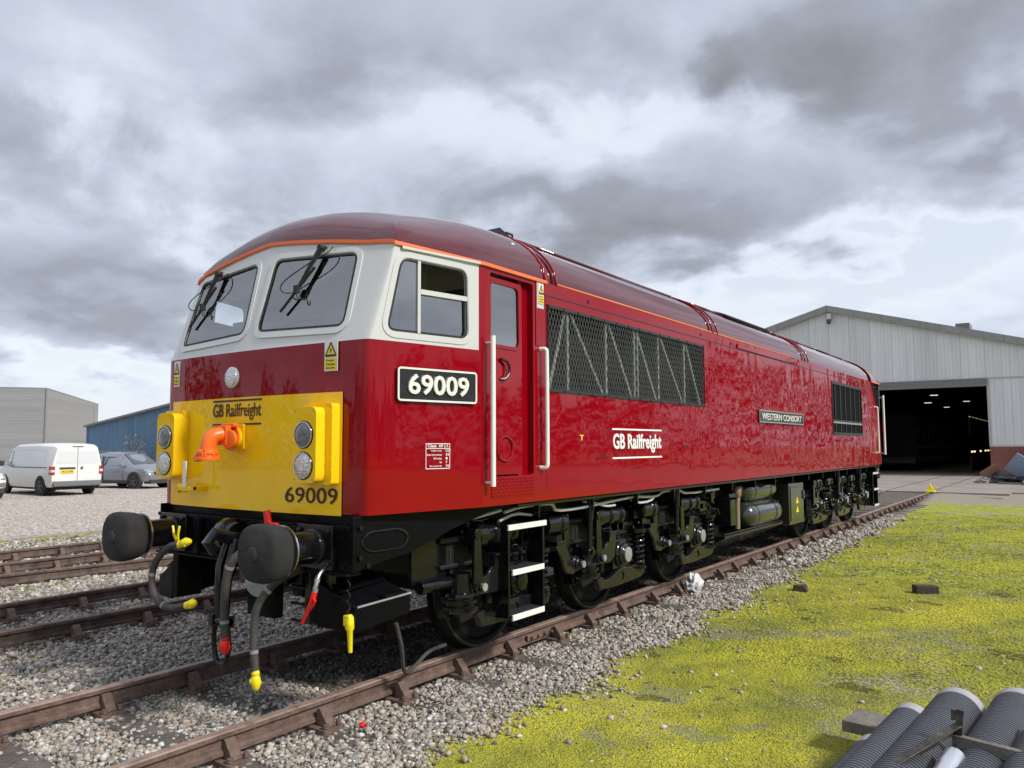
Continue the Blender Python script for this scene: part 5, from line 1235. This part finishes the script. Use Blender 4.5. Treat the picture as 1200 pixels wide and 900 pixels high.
YS = 46.0; AX = -6.7; AZ = 10.05; SL = .283; EX = 14.0
shed = thing('engine_shed', 'big grey metal-clad shed with a gabled roof, brick base and wide open dark doorway', 'shed', (AX, YS, 0))
O = Vector((AX, YS, 0))
b = MB(); DX0, DX1, DZ = -6.2-AX, 1.42-AX, 5.30; hz = AZ-SL*EX
b.sheet([[(-EX, 1.62), (DX0, 1.62), (DX0, DZ), (DX1, DZ), (DX1, 1.62), (EX, 1.62), (EX, hz), (0, AZ), (-EX, hz)]], lambda x, z: (x, 0, z))
b.build('gable_wall', CL, shed, smooth=0)
b = MB(); b.b2((-EX, -.03, -.3), (DX0, .25, 1.62)); b.b2((DX1, -.03, -.3), (EX, .25, 1.62)); b.each('brick_base', BR, shed, smooth=0)
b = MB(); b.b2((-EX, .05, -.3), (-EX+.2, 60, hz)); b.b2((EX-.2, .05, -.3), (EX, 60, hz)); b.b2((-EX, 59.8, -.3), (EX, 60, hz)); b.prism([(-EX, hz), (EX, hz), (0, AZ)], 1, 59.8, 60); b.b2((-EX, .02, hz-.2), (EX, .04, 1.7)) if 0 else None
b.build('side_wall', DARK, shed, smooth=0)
b = MB()
for s in (1, -1): b.add([(0, -.25, AZ+.06), (s*(EX+.3), -.25, hz-.3*SL+.06), (s*(EX+.3), 60, hz-.3*SL+.06), (0, 60, AZ+.06)], [(0, 1, 2, 3)])
b.build('roof', mat('roof_sheet_grey', (.10, .10, .10), .7), shed, smooth=0, thick=.08)
b = MB()
for s in (1, -1): b.prism([(0, AZ+.10), (s*(EX+.3), hz-.3*SL+.10), (s*(EX+.3), hz-.3*SL-.28), (0, AZ-.28)], 1, -.32, -.26)
b.build('verge_trim', cladding('verge_grey', (.30, .30, .295), 'X', 1.0), shed, smooth=0)
b = MB(); b.b2((DX0-.1, -.12, DZ-.42), (DX1, .2, DZ+.02)); b.build('roller_shutter', cladding('shutter', (.22, .22, .215), 'Z', 12, hor=True), shed, smooth=0)
b = MB(); b.b2((DX1-.02, -.02, 1.6), (DX1+.12, .0, DZ)); b.b2((DX1, -.035, DZ-.04), (EX, -.005, DZ+.04)); b.b2((DX1, -.06, 1.58), (EX, -.0, 1.66)); b.build('cladding_trim', mat('trim_light', (.45, .45, .44), .6), shed, smooth=0)
b = MB(); b.lathe((.12, -.35, 9.30), (0, 0, -1), [(0, .05), (.05, .12), (.2, .14), (.3, .1), (.34, .0)], 14); b.b2((.05, -.3, 9.25), (.2, 0, 9.35)); b.build('security_camera', mat('camera_dome', (.05, .05, .05), .2), shed)
b = MB(); b.b2((.02, -.36, 9.3), (.24, -.1, 9.62)); b.build('camera_housing', 'white', shed)
b = MB(); b.b2((6.6, 1.5, AZ-SL*6.6+.1), (7.3, 3.0, AZ-SL*6.6+.45)); b.build('roof_vent', CLD, shed)
LAMP = emis('shed_lamp', (1, .72, .35), 1.1); LW = emis('shed_lamp_white', (.9, .95, 1), .8)
b = MB()
for i in range(9): b.b2((6.2, 10.5+i*2.1, 3.46), (6.28, 11.0+i*2.1, 3.56))
for i in (0, .55, 2, 3.3, 4.1, 4.9): b.b2((6.2, 11+i*3, 1.16), (6.28, 11.5+i*3, 1.27))
b.build('shed_light', LAMP, shed, smooth=0)
b = MB()
for (x, y, z) in ((3.4, 12, 4.6), (5.0, 20, 5.0), (2.5, 30, 5.0), (4.3, 8, 4.9)): b.b2((x, y, z), (x+.45, y+.1, z+.04))
b.build('ceiling_light', LW, shed, smooth=0)
b = MB(); b.b2((6.32, 9, 2.3), (6.4, 50, 3.5)); b.b2((6.32, 9, 0), (6.4, 50, .9)); b.build('mezzanine', mat('dull_ochre_wall', (.10, .065, .03), .9), shed)
tr = thing('carriage', 'dim dark railway carriage standing inside the shed doorway', 'railway carriage', (-4.4, 52, 0))
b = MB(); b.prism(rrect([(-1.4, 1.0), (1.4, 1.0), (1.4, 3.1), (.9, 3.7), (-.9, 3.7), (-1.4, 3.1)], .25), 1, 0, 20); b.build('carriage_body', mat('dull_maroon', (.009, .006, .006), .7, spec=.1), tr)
b = MB(); [b.cyl((s*.8, y, .48), (s*.7, y, .48), .46, 20) for s in (1, -1) for y in (2, 4.2, 15, 17.2)]; b.b2((-1.2, .5, .5), (1.2, 19.5, 1.0)); b.build('running_gear', 'soot', tr)
b = MB(); b.b2((1.40, .2, 1.5), (1.42, 19.8, 1.56)); b.build('waist_band', 'desk', tr); b = MB(); [b.b2((1.40, 1+i*2.2, 2.1), (1.43, 2.4+i*2.2, 2.8)) for i in range(8)]; b.build('carriage_window', 'glassd', tr)
# junk pile at the brick wall
pz = -.02; PX, PY = 2.35, 37.5
b = MB(); b.box((0, 0, .0), (1.25, .06, .95)); o = b.build('panel', mat('blue_grey_board', (.24, .29, .40), .5), None, loc=(PX+.95, PY+.1, .62), rot=(.35, .62, .1), bevel=.01); tag(o, 'tilted pale blue-grey board propped on the junk by the brick wall', 'board')
b = MB(); b.box((0, 0, 0), (.75, .06, .6)); o = b.build('panel', mat('brown_board', (.20, .10, .065), .7), None, loc=(PX-.30, PY-.1, .42), rot=(.3, -.6, .2), bevel=.01); tag(o, 'small tilted brown board left of the blue-grey one', 'board')
rock('rubbish_bag', (PX+.15, PY-.1, .14), (.55, .35, .28), mat('black_bag', (.010, .010, .012), .35, coat=.3, bump=.9, bscale=9), 'heap of black plastic bags under the brown board', 'rubbish bag', 5, crumple=.5)
rock('rubbish_bag', (PX+.75, PY-.2, .09), (.40, .25, .2), 'black', 'black plastic bag under the blue-grey board', 'rubbish bag', 6, crumple=.5)
rock('rubble_heap', (PX-.55, PY-.25, .06), (.35, .25, .16), mat('pale_rubble', (.30, .27, .22), .9, var=.4, vscale=8, bump=.9, bscale=12), 'pale crumpled rubble at the left end of the junk', 'rubble', 7, crumple=.6)
b = MB(); b.box((0, 0, .2), (.85, .5, .42), Matrix.Rotation(.3, 3, 'Z')); b.box((.05, 0, .5), (.7, .5, .08), Matrix.Rotation(.35, 3, 'Y')); o = b.build('crate', mat('pale_box', (.34, .33, .31), .7, var=.3, vscale=5), None, loc=(PX+1.75, PY-.3, -.03), bevel=.02); tag(o, 'grey battered crate with a tilted lid at the right of the junk', 'crate')
b = MB(); b.box((0, 0, .08), (1.3, .18, .14)); o = b.build('plank', mat('pale_timber', (.55, .45, .27), .8, var=.2, vscale=10), None, loc=(PX+2.2, PY-1.6, -.03), rot=(0, 0, .1)); tag(o, 'pale new timber lying flat before the crate', 'timber')
b = MB(); b.box((0, 0, .06), (1.6, .15, .09)); o = b.build('plank', WOOD, None, loc=(PX+.8, PY-1.1, -.03), rot=(0, 0, -.08)); tag(o, 'grey plank lying flat before the black bags', 'timber')

# ================================================================== LEFT BUILDINGS
def bld(name, label, pts, z0, tops, m, roofm, depth_dir=(0, 0), cat='building'):
    pass
GB = cladding('ribbed_grey_wall', (.25, .255, .26), 'Z', 7.0, .05, hor=True); GB2 = cladding('ribbed_tan_grey_wall', (.29, .29, .28), 'Z', 6.0, .03, hor=True)
gb = thing('warehouse', 'plain grey box warehouse with ribbed walls at the left edge behind the white van', 'warehouse', (-82, 38, 0))
def quadwall(b, A, B, za, zb, z0=-.5, t=.3):
    A = Vector(A); B = Vector(B); d = (B-A).normalized(); n = Vector((-d.y, d.x, 0))*t
    v = [(A.x, A.y, z0), (B.x, B.y, z0), (B.x, B.y, zb), (A.x, A.y, za)]; v += [(p[0]+n.x, p[1]+n.y, p[2]) for p in v]
    b.add(v, [(0, 1, 2, 3), (4, 7, 6, 5), (0, 4, 5, 1), (1, 5, 6, 2), (2, 6, 7, 3), (3, 7, 4, 0)])
def rel(p, o): return (p[0]-o[0], p[1]-o[1], 0)
o0 = (-82, 38)
A = (-83, 18.5); B = (-74.5, 31.35); Cc = (-86.5, 42.3); 
b = MB(); quadwall(b, rel(A, o0), rel(B, o0), 7.35, 7.3); b.build('front_wall', GB, gb, smooth=0)
b = MB(); quadwall(b, rel(B, o0), rel(Cc, o0), 7.3, 7.0-.4); b.build('side_wall', GB2, gb, smooth=0)
b = MB(); quadwall(b, rel(Cc, o0), rel((-100, 30), o0), 6.6, 6.6); quadwall(b, rel((-100, 30), o0), rel(A, o0), 6.6, 7.3); b.build('rear_wall', GB, gb, smooth=0)
b = MB(); b.add([(*rel(A, o0)[:2], 7.40), (*rel(B, o0)[:2], 7.36), (*rel(Cc, o0)[:2], 6.66), (*rel((-100, 30), o0)[:2], 6.66)], [(0, 1, 2, 3)]); b.build('roof', CLD, gb, thick=.12, smooth=0)
b = MB()
for k, m_ in ((.28, 0), (.62, 0)):
    P = Vector(rel(A, o0)).lerp(Vector(rel(B, o0)), k); b.cyl((P.x+.15, P.y-.1, 0), (P.x+.15, P.y-.1, 7.2 if k < .3 else 5.9), .07, 8)
b.build('downpipe', CLD, gb)
b = MB(); P = Vector(rel(B, o0)); b.cyl((P.x, P.y, 0), (P.x, P.y, 7.3), .12, 8); P = Vector(rel(B, o0)).lerp(Vector(rel(Cc, o0)), .9); b.cyl((P.x, P.y, 0), (P.x, P.y, 6.6), .10, 8); b.build('corner_trim', mat('trim_mid', (.22, .21, .20), .7), gb)
BL = cladding('faded_blue_cladding', (.085, .21, .35), 'Y', 2.2, .3)
bb = thing('blue_shed', 'low faded blue metal shed behind the silver car', 'shed', (-56, 27, 0)); o1 = (-56, 27)
A = (-56.1, 26.3); B = (-34.5, 24.4-.0)
A = (-56.1, 26.4); B = (-31.7, 24.0)
b = MB(); quadwall(b, rel(A, o1), rel(B, o1), 3.30, 5.35, t=.3); 
b.build('front_wall', BL, bb, smooth=0)
b = MB(); quadwall(b, rel(A, o1), (-6, 25, 0), 3.3, 3.3); quadwall(b, rel(B, o1), (28, 22, 0), 5.35, 5.35); b.each('end_wall', BL, bb, smooth=0)
b = MB(); b.add([(-.4, -.9, 3.33), (24.5, -3.4, 5.43), (29, 22, 5.43), (-7, 25, 3.33)], [(0, 1, 2, 3)]); b.build('roof', CLD, bb, thick=.14, smooth=0)
# leafless creeper bushes in front of the blue shed, brown hedge at left
def bush(name, label, loc, w, h, n, cols, d=1.0, cat='bush', seed=1):
    r = random.Random(seed); t = thing(name, label, cat, loc)
    b = MB()
    for i in range(int(n*.25)):
        x = r.uniform(-w, w); l = h*r.uniform(.5, 1)*(1-.3*abs(x)/w)
        pts = [(x*.7, r.uniform(-.2, .2)*d, 0), (x*.85+r.uniform(-.2, .2), r.uniform(-.4, .4)*d, l*.5), (x+r.uniform(-.4, .4), r.uniform(-.5, .5)*d, l)]
        b.tube(pts, [.03, .02, .008], 4)
    b.build('stem', mat('twig_brown', (.10, .075, .05), .9), t, smooth=0)
    for ci_, cm in enumerate(cols):
        b = MB()
        for i in range(n*5):
            x = r.gauss(0, w*.5); y = r.gauss(0, .35)*d; z = h*(r.random()**.8)*(1-.35*min(1, abs(x)/w))
            if math.sin(x*3.1+ci_)*math.sin(z*4.3) > .45: continue
            s = r.uniform(.03, .08); v = [Vector((r.uniform(-1, 1), r.uniform(-1, 1), r.uniform(-1, 1)))*s+Vector((x, y, z)) for _ in range(3)]
            b.add(v, [(0, 1, 2)])
        b.build('foliage', cm, t, smooth=0, fixn=False)
    return t
LG = mat('dull_leaf', (.075, .08, .035), .8, var=.4, vscale=3); LB = mat('dead_leaf_brown', (.20, .13, .08), .9, var=.3); LP = mat('pale_seedhead', (.38, .35, .28), .9)
bush('creeper', 'wiry pale climbing bush growing up the blue shed wall', (-46.0, 24.5, -.1), 2.7, 2.8, 90, [LG, LP], cat='bush', seed=4)
bush('brown_hedge', 'brown leafless hedge beside the white van nose', (-52, 15.5, -.1), 3.2, 2.9, 300, [LB, LG], seed=6)
for i, (x, y, hh, lb) in enumerate(((-37, 13.0, .35, 'low weeds growing under the white van'), (-36.5, 16.8, .5, 'low green weeds behind the silver car'))):
    bush('weeds', lb, (x, y, -.1), 2.2, hh, 90, [LG], cat='weeds', seed=20+i)

# ================================================================== VEHICLES
TYRE = mat('tyre', (.015, .015, .015), .85); RIM = mat('alloy_rim', (.12, .12, .125), .4, metal=.7); GLS = mat('car_glass', (.03, .035, .04), .06, coat=1); PLST = mat('bumper_plastic', (.035, .035, .037), .6)
def loft_car(st, levels=None):
    """st: list of (x, zb, zbelt, ztop, wb, wt). returns MB and side function"""
    b = MB(); rows = []
    for (x, zb, ze, zt, wb, wt) in st:
        H = [(wb*.93, zb), (wb*.985, zb+.12), (wb, zb+(ze-zb)*.5), (wb*.985, ze), (wt+.0+(wb-wt)*.10, zt-.10 if zt-ze > .2 else zt-.02), (wt*.86, zt-.02 if zt-ze > .2 else zt), (wt*.5, zt+.012), (0, zt+.02)]
        rows.append([(x, p[0], p[1]) for p in H]+[(x, -p[0], p[1]) for p in H[::-1][1:]])
    b.grid(rows); k = len(rows[0])
    b.f.append(tuple(range(k))); b.mi.append(0); n = len(rows); b.f.append(tuple(range((n-1)*k, n*k))); b.mi.append(0)
    def side(x, z):
        for a, c in zip(st, st[1:]):
            lo, hi = (a, c) if a[0] < c[0] else (c, a)
            if lo[0] <= x <= hi[0]:
                f = (x-lo[0])/(hi[0]-lo[0]); s = [lo[i]*(1-f)+hi[i]*f for i in range(6)]; break
        else: s = st[0] if abs(x-st[0][0]) < abs(x-st[-1][0]) else st[-1]
        _, zb, ze, zt, wb, wt = s
        if z < ze: return wb
        u = min(1, max(0, (z-ze)/max(.01, zt-.10-ze))); return wb*.985*(1-u)+(wt+(wb-wt)*.10)*u
    return b, side
def wheel_car(t, x, y, s, r=.33, rimm=RIM, w=.20):
    b = MB(); b.lathe((0, 0, 0), (0, s, 0), [(-w/2, r*.75), (-w/2, r*.97), (-w/2+.02, r), (w/2-.02, r), (w/2, r*.96), (w/2+.002, r*.68)], 28); o = b.build('wheel', TYRE, t, loc=(x, y, r))
    q = MB(); q.lathe((0, 0, 0), (0, s, 0), [(w/2-.04, r*.68), (w/2-.01, r*.67), (w/2-.03, r*.60), (w/2-.03, 0)], 28); q.build('rim', 'rubber', o)
    q = MB()
    for k in range(5):
        a = k*2*PI/5+.3
        for da in (-.16, .16): q.tube([(.03*math.cos(a), s*(w/2), .03*math.sin(a)), (r*.64*math.cos(a+da), s*(w/2-.0), r*.64*math.sin(a+da))], .017, 5)
    q.cyl((0, s*(w/2-.03), 0), (0, s*(w/2+.01), 0), .06, 12); q.tube([(r*.66*math.cos(i/20*2*PI), s*(w/2), r*.66*math.sin(i/20*2*PI)) for i in range(20)], .012, 5, closed=True); q.build('hub', rimm, o)
def sidepanel(poly, side, s, off):
    b = MB(); P = [];
    pts = []
    for (a, c) in zip(poly, poly[1:]+poly[:1]):
        for k in range(4): f = k/4; pts.append((a[0]*(1-f)+c[0]*f, a[1]*(1-f)+c[1]*f))
    b.sheet([pts], lambda x, z: (x, s*(side(x, z)+off), z)); return b
VW = mat('van_white', (.70, .71, .69), .35, coat=.6, var=.03); VWIN = mat('van_blank_panel', (.62, .64, .66), .3, coat=.5)
def van():
    t = thing('van', 'white panel van seen from behind, parked on the gravel yard', 'van', (-28.76, 11.34, -.10), PI)
    st = [(-2.45, .35, 1.15, 1.90, .93, .74), (-2.30, .33, 1.17, 1.97, .95, .78), (-1.0, .30, 1.17, 2.0, .95, .80), (.9, .30, 1.15, 1.98, .95, .79), (1.25, .30, 1.12, 1.90, .95, .76), (1.75, .30, 1.08, 1.42, .94, .74), (1.95, .30, 1.02, 1.16, .93, .76), (2.35, .32, .82, .95, .88, .72), (2.45, .35, .70, .80, .78, .62)]
    b, side = loft_car(st); b.build('body', VW, t, smooth=40)
    # rear is at x=-2.45
    q = MB()
    for s in (1, -1):
        for x in (-1.55, 1.55): q.cyl((x, s*.80, .36), (x, s*.955, .36), .41, 24)
    q.each('wheel_arch', 'rubber', t)
    for s in (1, -1):
        for x in (-1.55, 1.55): wheel_car(t, x, s*.86, s, .34)
    for s in (1, -1):
        sidepanel([(1.0, 1.18), (1.75, 1.14), (1.38, 1.66), (1.0, 1.74)], side, s, .006).build('cab_window', GLS, t, smooth=0)
        sidepanel([(-1.95, 1.19), (.85, 1.19), (.85, 1.76), (-1.90, 1.78)], side, s, .006).build('side_panel', VWIN, t, smooth=0)
        sidepanel([(-2.1, 1.055), (.9, 1.055), (.9, 1.085), (-2.1, 1.085)], side, s, .012).build('slide_rail', PLST, t, smooth=0)
        q = MB(); q.b2((1.5, s*.98, 1.10), (1.62, s*1.20, 1.32)); q.build('wing_mirror', PLST, t, bevel=.03)
        q = MB(); q.b2((.75, s*.955, 1.12), (.9, s*.98, 1.15)); q.b2((1.0, s*.955, 1.12), (1.12, s*.98, 1.15)); q.build('door_handle', PLST, t)
        q = MB(); q.b2((-2.475, s*.83, .80), (-2.25, s*.965, 1.12)); o = q.build('tail_lamp', mat('tail_red', (.35, .02, .015), .25, coat=.5), t, bevel=.01)
        q = MB(); q.b2((-2.482, s*.84, .90), (-2.24, s*.971, .99)); q.build('reverse_lens', mat('clear_lens', (.6, .55, .52), .3), o)
    q = MB(); q.b2((-2.55, -.90, .36), (-2.3, .90, .56)); q.build('rear_bumper', mat('bumper_grey', (.14, .14, .145), .6), t, bevel=.03)
    q = MB()
    for s in (1, -1):
        q.add([(-2.458, s*.04, 1.22), (-2.458, s*.80, 1.22), (-2.458+.01, s*.70, 1.80), (-2.458+.01, s*.04, 1.80)], [(0, 1, 2, 3)])
    q.build('rear_window_panel', VWIN, t, smooth=0)
    q = MB(); q.b2((-2.462, -.006, .56), (-2.44, .006, 1.86)); q.b2((-2.465, -.2, 1.86), (-2.42, .2, 1.885)); q.b2((-2.47, .08, 1.01), (-2.445, .66, 1.08)); q.build('door_seam', PLST, t)
    q = MB(); q.b2((-2.475, .12, .86), (-2.455, .64, .98)); p = q.build('number_plate', 'signy', t)
    text('plate_characters', 'YK10 XGR', .42, .075, (-2.476, .59, .882), (0, -1, 0), (0, 0, 1), 'textblack', p, .003, .02)
    q = MB(); q.cyl((-2.45, -.16, 1.05), (-2.475, -.16, 1.05), .055, 16); q.build('badge', 'chrome', t)
    q = MB(); q.b2((-2.2, -.8, .22), (2.2, .8, .36)); q.build('chassis', 'soot', t)
    q = MB(); q.add([(1.30, -.62, 1.86), (1.30, .62, 1.86), (1.93, .72, 1.19), (1.93, -.72, 1.19)], [(0, 1, 2, 3)]); q.build('windscreen', GLS, t, smooth=0)
    return t
van()
def suv(name, label, loc, rz, paintm):
    t = thing(name, label, 'car', loc, rz)
    st = [(-2.08, .48, .85, .98, .76, .60), (-2.0, .30, .98, 1.20, .86, .62), (-1.65, .28, 1.0, 1.52, .885, .60), (-.9, .27, 1.0, 1.59, .89, .62), (.15, .27, .98, 1.57, .89, .61), (.45, .27, .97, 1.46, .89, .62), (1.05, .27, .95, 1.05, .885, .68), (1.75, .30, .86, .94, .86, .66), (2.0, .34, .72, .82, .80, .6), (2.08, .40, .60, .66, .70, .5)]
    b, side = loft_car(st); b.build('body', paintm, t, smooth=45)
    q = MB()
    for s in (1, -1):
        for x in (-1.25, 1.28): q.cyl((x, s*.72, .36), (x, s*.905, .36), .40, 24)
        q.b2((-1.1, s*.75, .22), (1.1, s*.905, .36))
    q.b2((1.7, -.72, .22), (2.10, .72, .40)); q.b2((-2.1, -.72, .25), (-1.8, .72, .45)); q.build('cladding', PLST, t, bevel=.02)
    for s in (1, -1):
        for x in (-1.25, 1.28): wheel_car(t, x, s*.82, s, .33)
        sidepanel([(-1.72, 1.02), (-.62, 1.02), (-.62, 1.42), (-1.45, 1.40)], side, s, .006).build('rear_side_window', GLS, t, smooth=0)
        sidepanel([(-.55, 1.02), (.88, 1.0), (.35, 1.40), (-.55, 1.42)], side, s, .006).build('front_side_window', GLS, t, smooth=0)
        q = MB(); q.b2((.55, s*.90, .98), (.72, s*1.06, 1.12)); q.build('wing_mirror', paintm, t, bevel=.03)
        q = MB(); q.tube([(-1.5, s*.62, 1.60), (-1.4, s*.62, 1.645), (.1, s*.62, 1.63), (.25, s*.62, 1.58)], .015, 6); q.build('roof_rail', 'strut', t)
        q = MB(); q.add([(1.80, s*.865, .78), (2.06, s*.74, .70), (2.05, s*.50, .70), (2.01, s*.45, .80), (1.80, s*.80, .86)], [(0, 1, 2, 3, 4)]); q.build('headlight', 'lens', t, thick=.04)
        q = MB(); q.b2((2.0, s*.50, .42), (2.09, s*.76, .60)); q.build('fog_lamp_surround', 'chrome', t, bevel=.02)
        q = MB(); q.b2((-.62, s*.885, .3), (-.55, s*.8935, 1.42)); q.b2((.62, s*.885, .35), (.63, s*.893, 1.0)); q.build('door_seam', PLST, t)
    q = MB(); q.add([(.28, -.55, 1.56), (.28, .55, 1.56), (1.02, .66, 1.09), (1.02, -.66, 1.09)], [(0, 1, 2, 3)]); q.build('windscreen', GLS, t, smooth=0, thick=.01)
    q = MB(); q.b2((2.02, -.5, .62), (2.10, .5, .74)); q.build('radiator_grille', 'rubber', t, bevel=.01)
    q = MB(); q.b2((2.06, -.26, .46), (2.12, .26, .57)); q.build('number_plate', 'signw', t)
    return t
SIL = mat('silver_car_paint', (.27, .29, .33), .3, metal=.5, coat=1)
suv('car', 'silver grey family car parked facing the locomotive, in front of the blue shed', (-30.3, 15.55, -.10), .24, SIL)
suv('car', 'white car of which only the nose shows at the left edge of the picture', (-28.1, 7.9, -.10), .05, VW)
# distant wood and roofs across the yard (reflected in the paintwork)
b = MB(); r = random.Random(3)
for i in range(60000):
    az_ = math.radians(r.uniform(3.5, 250)); k = math.degrees(az_)
    hmax = 7.4+1.6*math.sin(k*.13)+1.3*math.sin(k*.41+1)+1.0*math.sin(k*1.3)+.6*math.sin(k*3.1)+.5*math.sin(k*7.3); z = hmax*r.random()**.75; rad = 68+r.gauss(0, 2.2)
    x = 5+rad*math.sin(az_); y = rad*math.cos(az_)
    s_ = r.uniform(.22, .48); b.add([Vector((x, y, z))+Vector((r.uniform(-1, 1), r.uniform(-1, 1), r.uniform(-1, 1)))*s_ for _ in range(3)], [(0, 1, 2)])
o = b.build('far_wood', mat('far_foliage', (.045, .05, .025), .9, var=.3, vscale=.3), None, smooth=0, fixn=False); struct(o, 'stuff', 'far line of dark trees beyond the yard')

# ================================================================== SKY
w = bpy.data.worlds.new('World'); sc.world = w; w.use_nodes = True; nt = w.node_tree; bg = nt.nodes['Background']; lk = nt.links.new
EL, AZm = 40, 86     # sun elevation, compass azimuth (from +Y towards +X)
sky = N(nt, 'ShaderNodeTexSky', sky_type='NISHITA'); sky.sun_disc = False; sky.sun_elevation = math.radians(EL); sky.sun_rotation = math.radians(AZm); sky.air_density = 1.0; sky.dust_density = 2.0
tc = N(nt, 'ShaderNodeTexCoord'); nv = N(nt, 'ShaderNodeVectorMath', operation='NORMALIZE'); lk(tc.outputs['Generated'], nv.inputs[0]); sp = N(nt, 'ShaderNodeSeparateXYZ'); lk(nv.outputs[0], sp.inputs[0])
def mth(op, a, b_=None, c_=None, clamp=False):
    n = N(nt, 'ShaderNodeMath', operation=op); n.use_clamp = clamp
    for i, v in enumerate((a, b_, c_)):
        if v is None: continue
        if isinstance(v, (int, float)): n.inputs[i].default_value = v
        else: lk(v, n.inputs[i])
    return n.outputs[0]
zc_ = mth('ADD', mth('MAXIMUM', sp.outputs[2], 0.0), .30)
pl_ = N(nt, 'ShaderNodeCombineXYZ'); lk(mth('DIVIDE', sp.outputs[0], zc_), pl_.inputs[0]); lk(mth('DIVIDE', sp.outputs[1], zc_), pl_.inputs[1])
n1 = N(nt, 'ShaderNodeTexNoise', Scale=1.7, Detail=8.0, Roughness=.55, Distortion=.3); lk(pl_.outputs[0], n1.inputs['Vector'])
n2 = N(nt, 'ShaderNodeTexNoise', Scale=4.2, Detail=8.0, Roughness=.5, Distortion=.15); lk(pl_.outputs[0], n2.inputs['Vector'])
n3 = N(nt, 'ShaderNodeTexNoise', Scale=6.0, Detail=6.0, Roughness=.6); lk(nv.outputs[0], n3.inputs['Vector'])
# placed cloud masses: (azimuth from +Y to +X in deg, elevation, radius az, radius el, amount)
az = mth('MULTIPLY', mth('ARCTAN2', sp.outputs[0], sp.outputs[1]), 180/PI); el = mth('MULTIPLY', mth('ARCSINE', sp.outputs[2]), 180/PI)
azw = mth('MULTIPLY_ADD', mth('SUBTRACT', n3.outputs[0], .5), 26., az); elw = mth('MULTIPLY_ADD', mth('SUBTRACT', n2.outputs[0], .5), 13., el)
tot = None
BL_ = [(-25, 15.8, 15, 2.8, .30), (-38, 17.5, 8, 2.2, .18), (-10, 25, 9, 3.3, .36), (-4, 21, 6, 3, .22), (-18, 24.5, 4, 1.6, .25), (-68, 18, 8, 3.6, .26), (-62, 10.5, 12, 2.2, .20), (-58, 8, 9, 1.2, .12), (-45, 10, 8, 2.5, .06), (-40, 27, 14, 3.5, .20), (-66, 6.5, 8, 1.2, .10), (-30, 33, 20, 4, .15),
       (-60, 20, 6, 3, -.16), (-54, 14, 5, 2.2, -.20), (-12, 11, 14, 2.8, -.22), (-30, 22, 9, 1.6, -.18), (-62, 3.5, 12, 2.4, -.22), (-3, 13, 8, 3, -.16), (-22, 8, 10, 2.5, -.15), (-47, 22, 6, 3, -.05), (-36, 15, 4, 1.5, -.08)]
for (a0, e0, ra, re, am) in BL_:
    da = mth('DIVIDE', mth('SUBTRACT', azw, a0), ra); de = mth('DIVIDE', mth('SUBTRACT', elw, e0), re)
    q = mth('ADD', mth('MULTIPLY', da, da), mth('MULTIPLY', de, de)); g_ = mth('MULTIPLY', mth('EXPONENT', mth('MULTIPLY', q, -1.0)), am)
    tot = g_ if tot is None else mth('ADD', tot, g_)
dens = mth('ADD', mth('ADD', mth('MULTIPLY', n1.outputs[0], .62), mth('MULTIPLY', n2.outputs[0], .35)), tot)
cr = ramp(nt, dens, [(.30, (7.2, 7.6, 8.2)), (.41, (5.6, 6.1, 6.95)), (.53, (4.2, 4.65, 5.5)), (.70, (2.85, 3.1, 3.65)), (.95, (1.9, 2.0, 2.25))])
mx = N(nt, 'ShaderNodeMix', data_type='RGBA'); cov = ramp(nt, dens, [(.24, (0, 0, 0)), (.42, (1, 1, 1))]); covm = mth('MULTIPLY_ADD', cov.outputs[0], .35, .65)
lk(covm, mx.inputs[0]); lk(sky.outputs[0], mx.inputs[6]); lk(cr.outputs[0], mx.inputs[7]); lk(mx.outputs[2], bg.inputs[0]); bg.inputs[1].default_value = .102
sl = bpy.data.lights.new('sun', 'SUN'); sl.energy = 3.0; sl.angle = math.radians(9); sl.color = (1, .95, .87); so_ = bpy.data.objects.new('sun', sl); COL.objects.link(so_)
e, a = math.radians(EL), math.radians(AZm); sd_ = Vector((math.sin(a)*math.cos(e), math.cos(a)*math.cos(e), math.sin(e))); so_.rotation_euler = sd_.to_track_quat('Z', 'Y').to_euler(); so_.location = (20, -10, 30)

# ================================================================== CAMERA
cd = bpy.data.cameras.new('camera'); cam = bpy.data.objects.new('camera', cd); COL.objects.link(cam); sc.camera = cam
R = Vector((0.81397243, 0.58089085, -0.00383428)); U = Vector((0.04854687, -0.06144581, 0.99692909)); Fv = Vector((-0.57887139, 0.81165894, 0.07821562))
mw = Matrix((R, U, -Fv)).transposed().to_4x4(); mw.translation = Vector((5.10458785, -3.72922293, 1.74398065)); cam.matrix_world = mw
cd.sensor_width = 36; cd.sensor_fit = 'HORIZONTAL'; cd.lens = 36*919.37/1200; cd.clip_start = .05; cd.clip_end = 3000
sc.view_settings.view_transform = 'Standard'; sc.view_settings.look = 'None'; sc.view_settings.exposure = .40; sc.view_settings.gamma = 1
sc.cycles.max_bounces = 6; sc.cycles.transparent_max_bounces = 12; sc.cycles.use_denoising = True
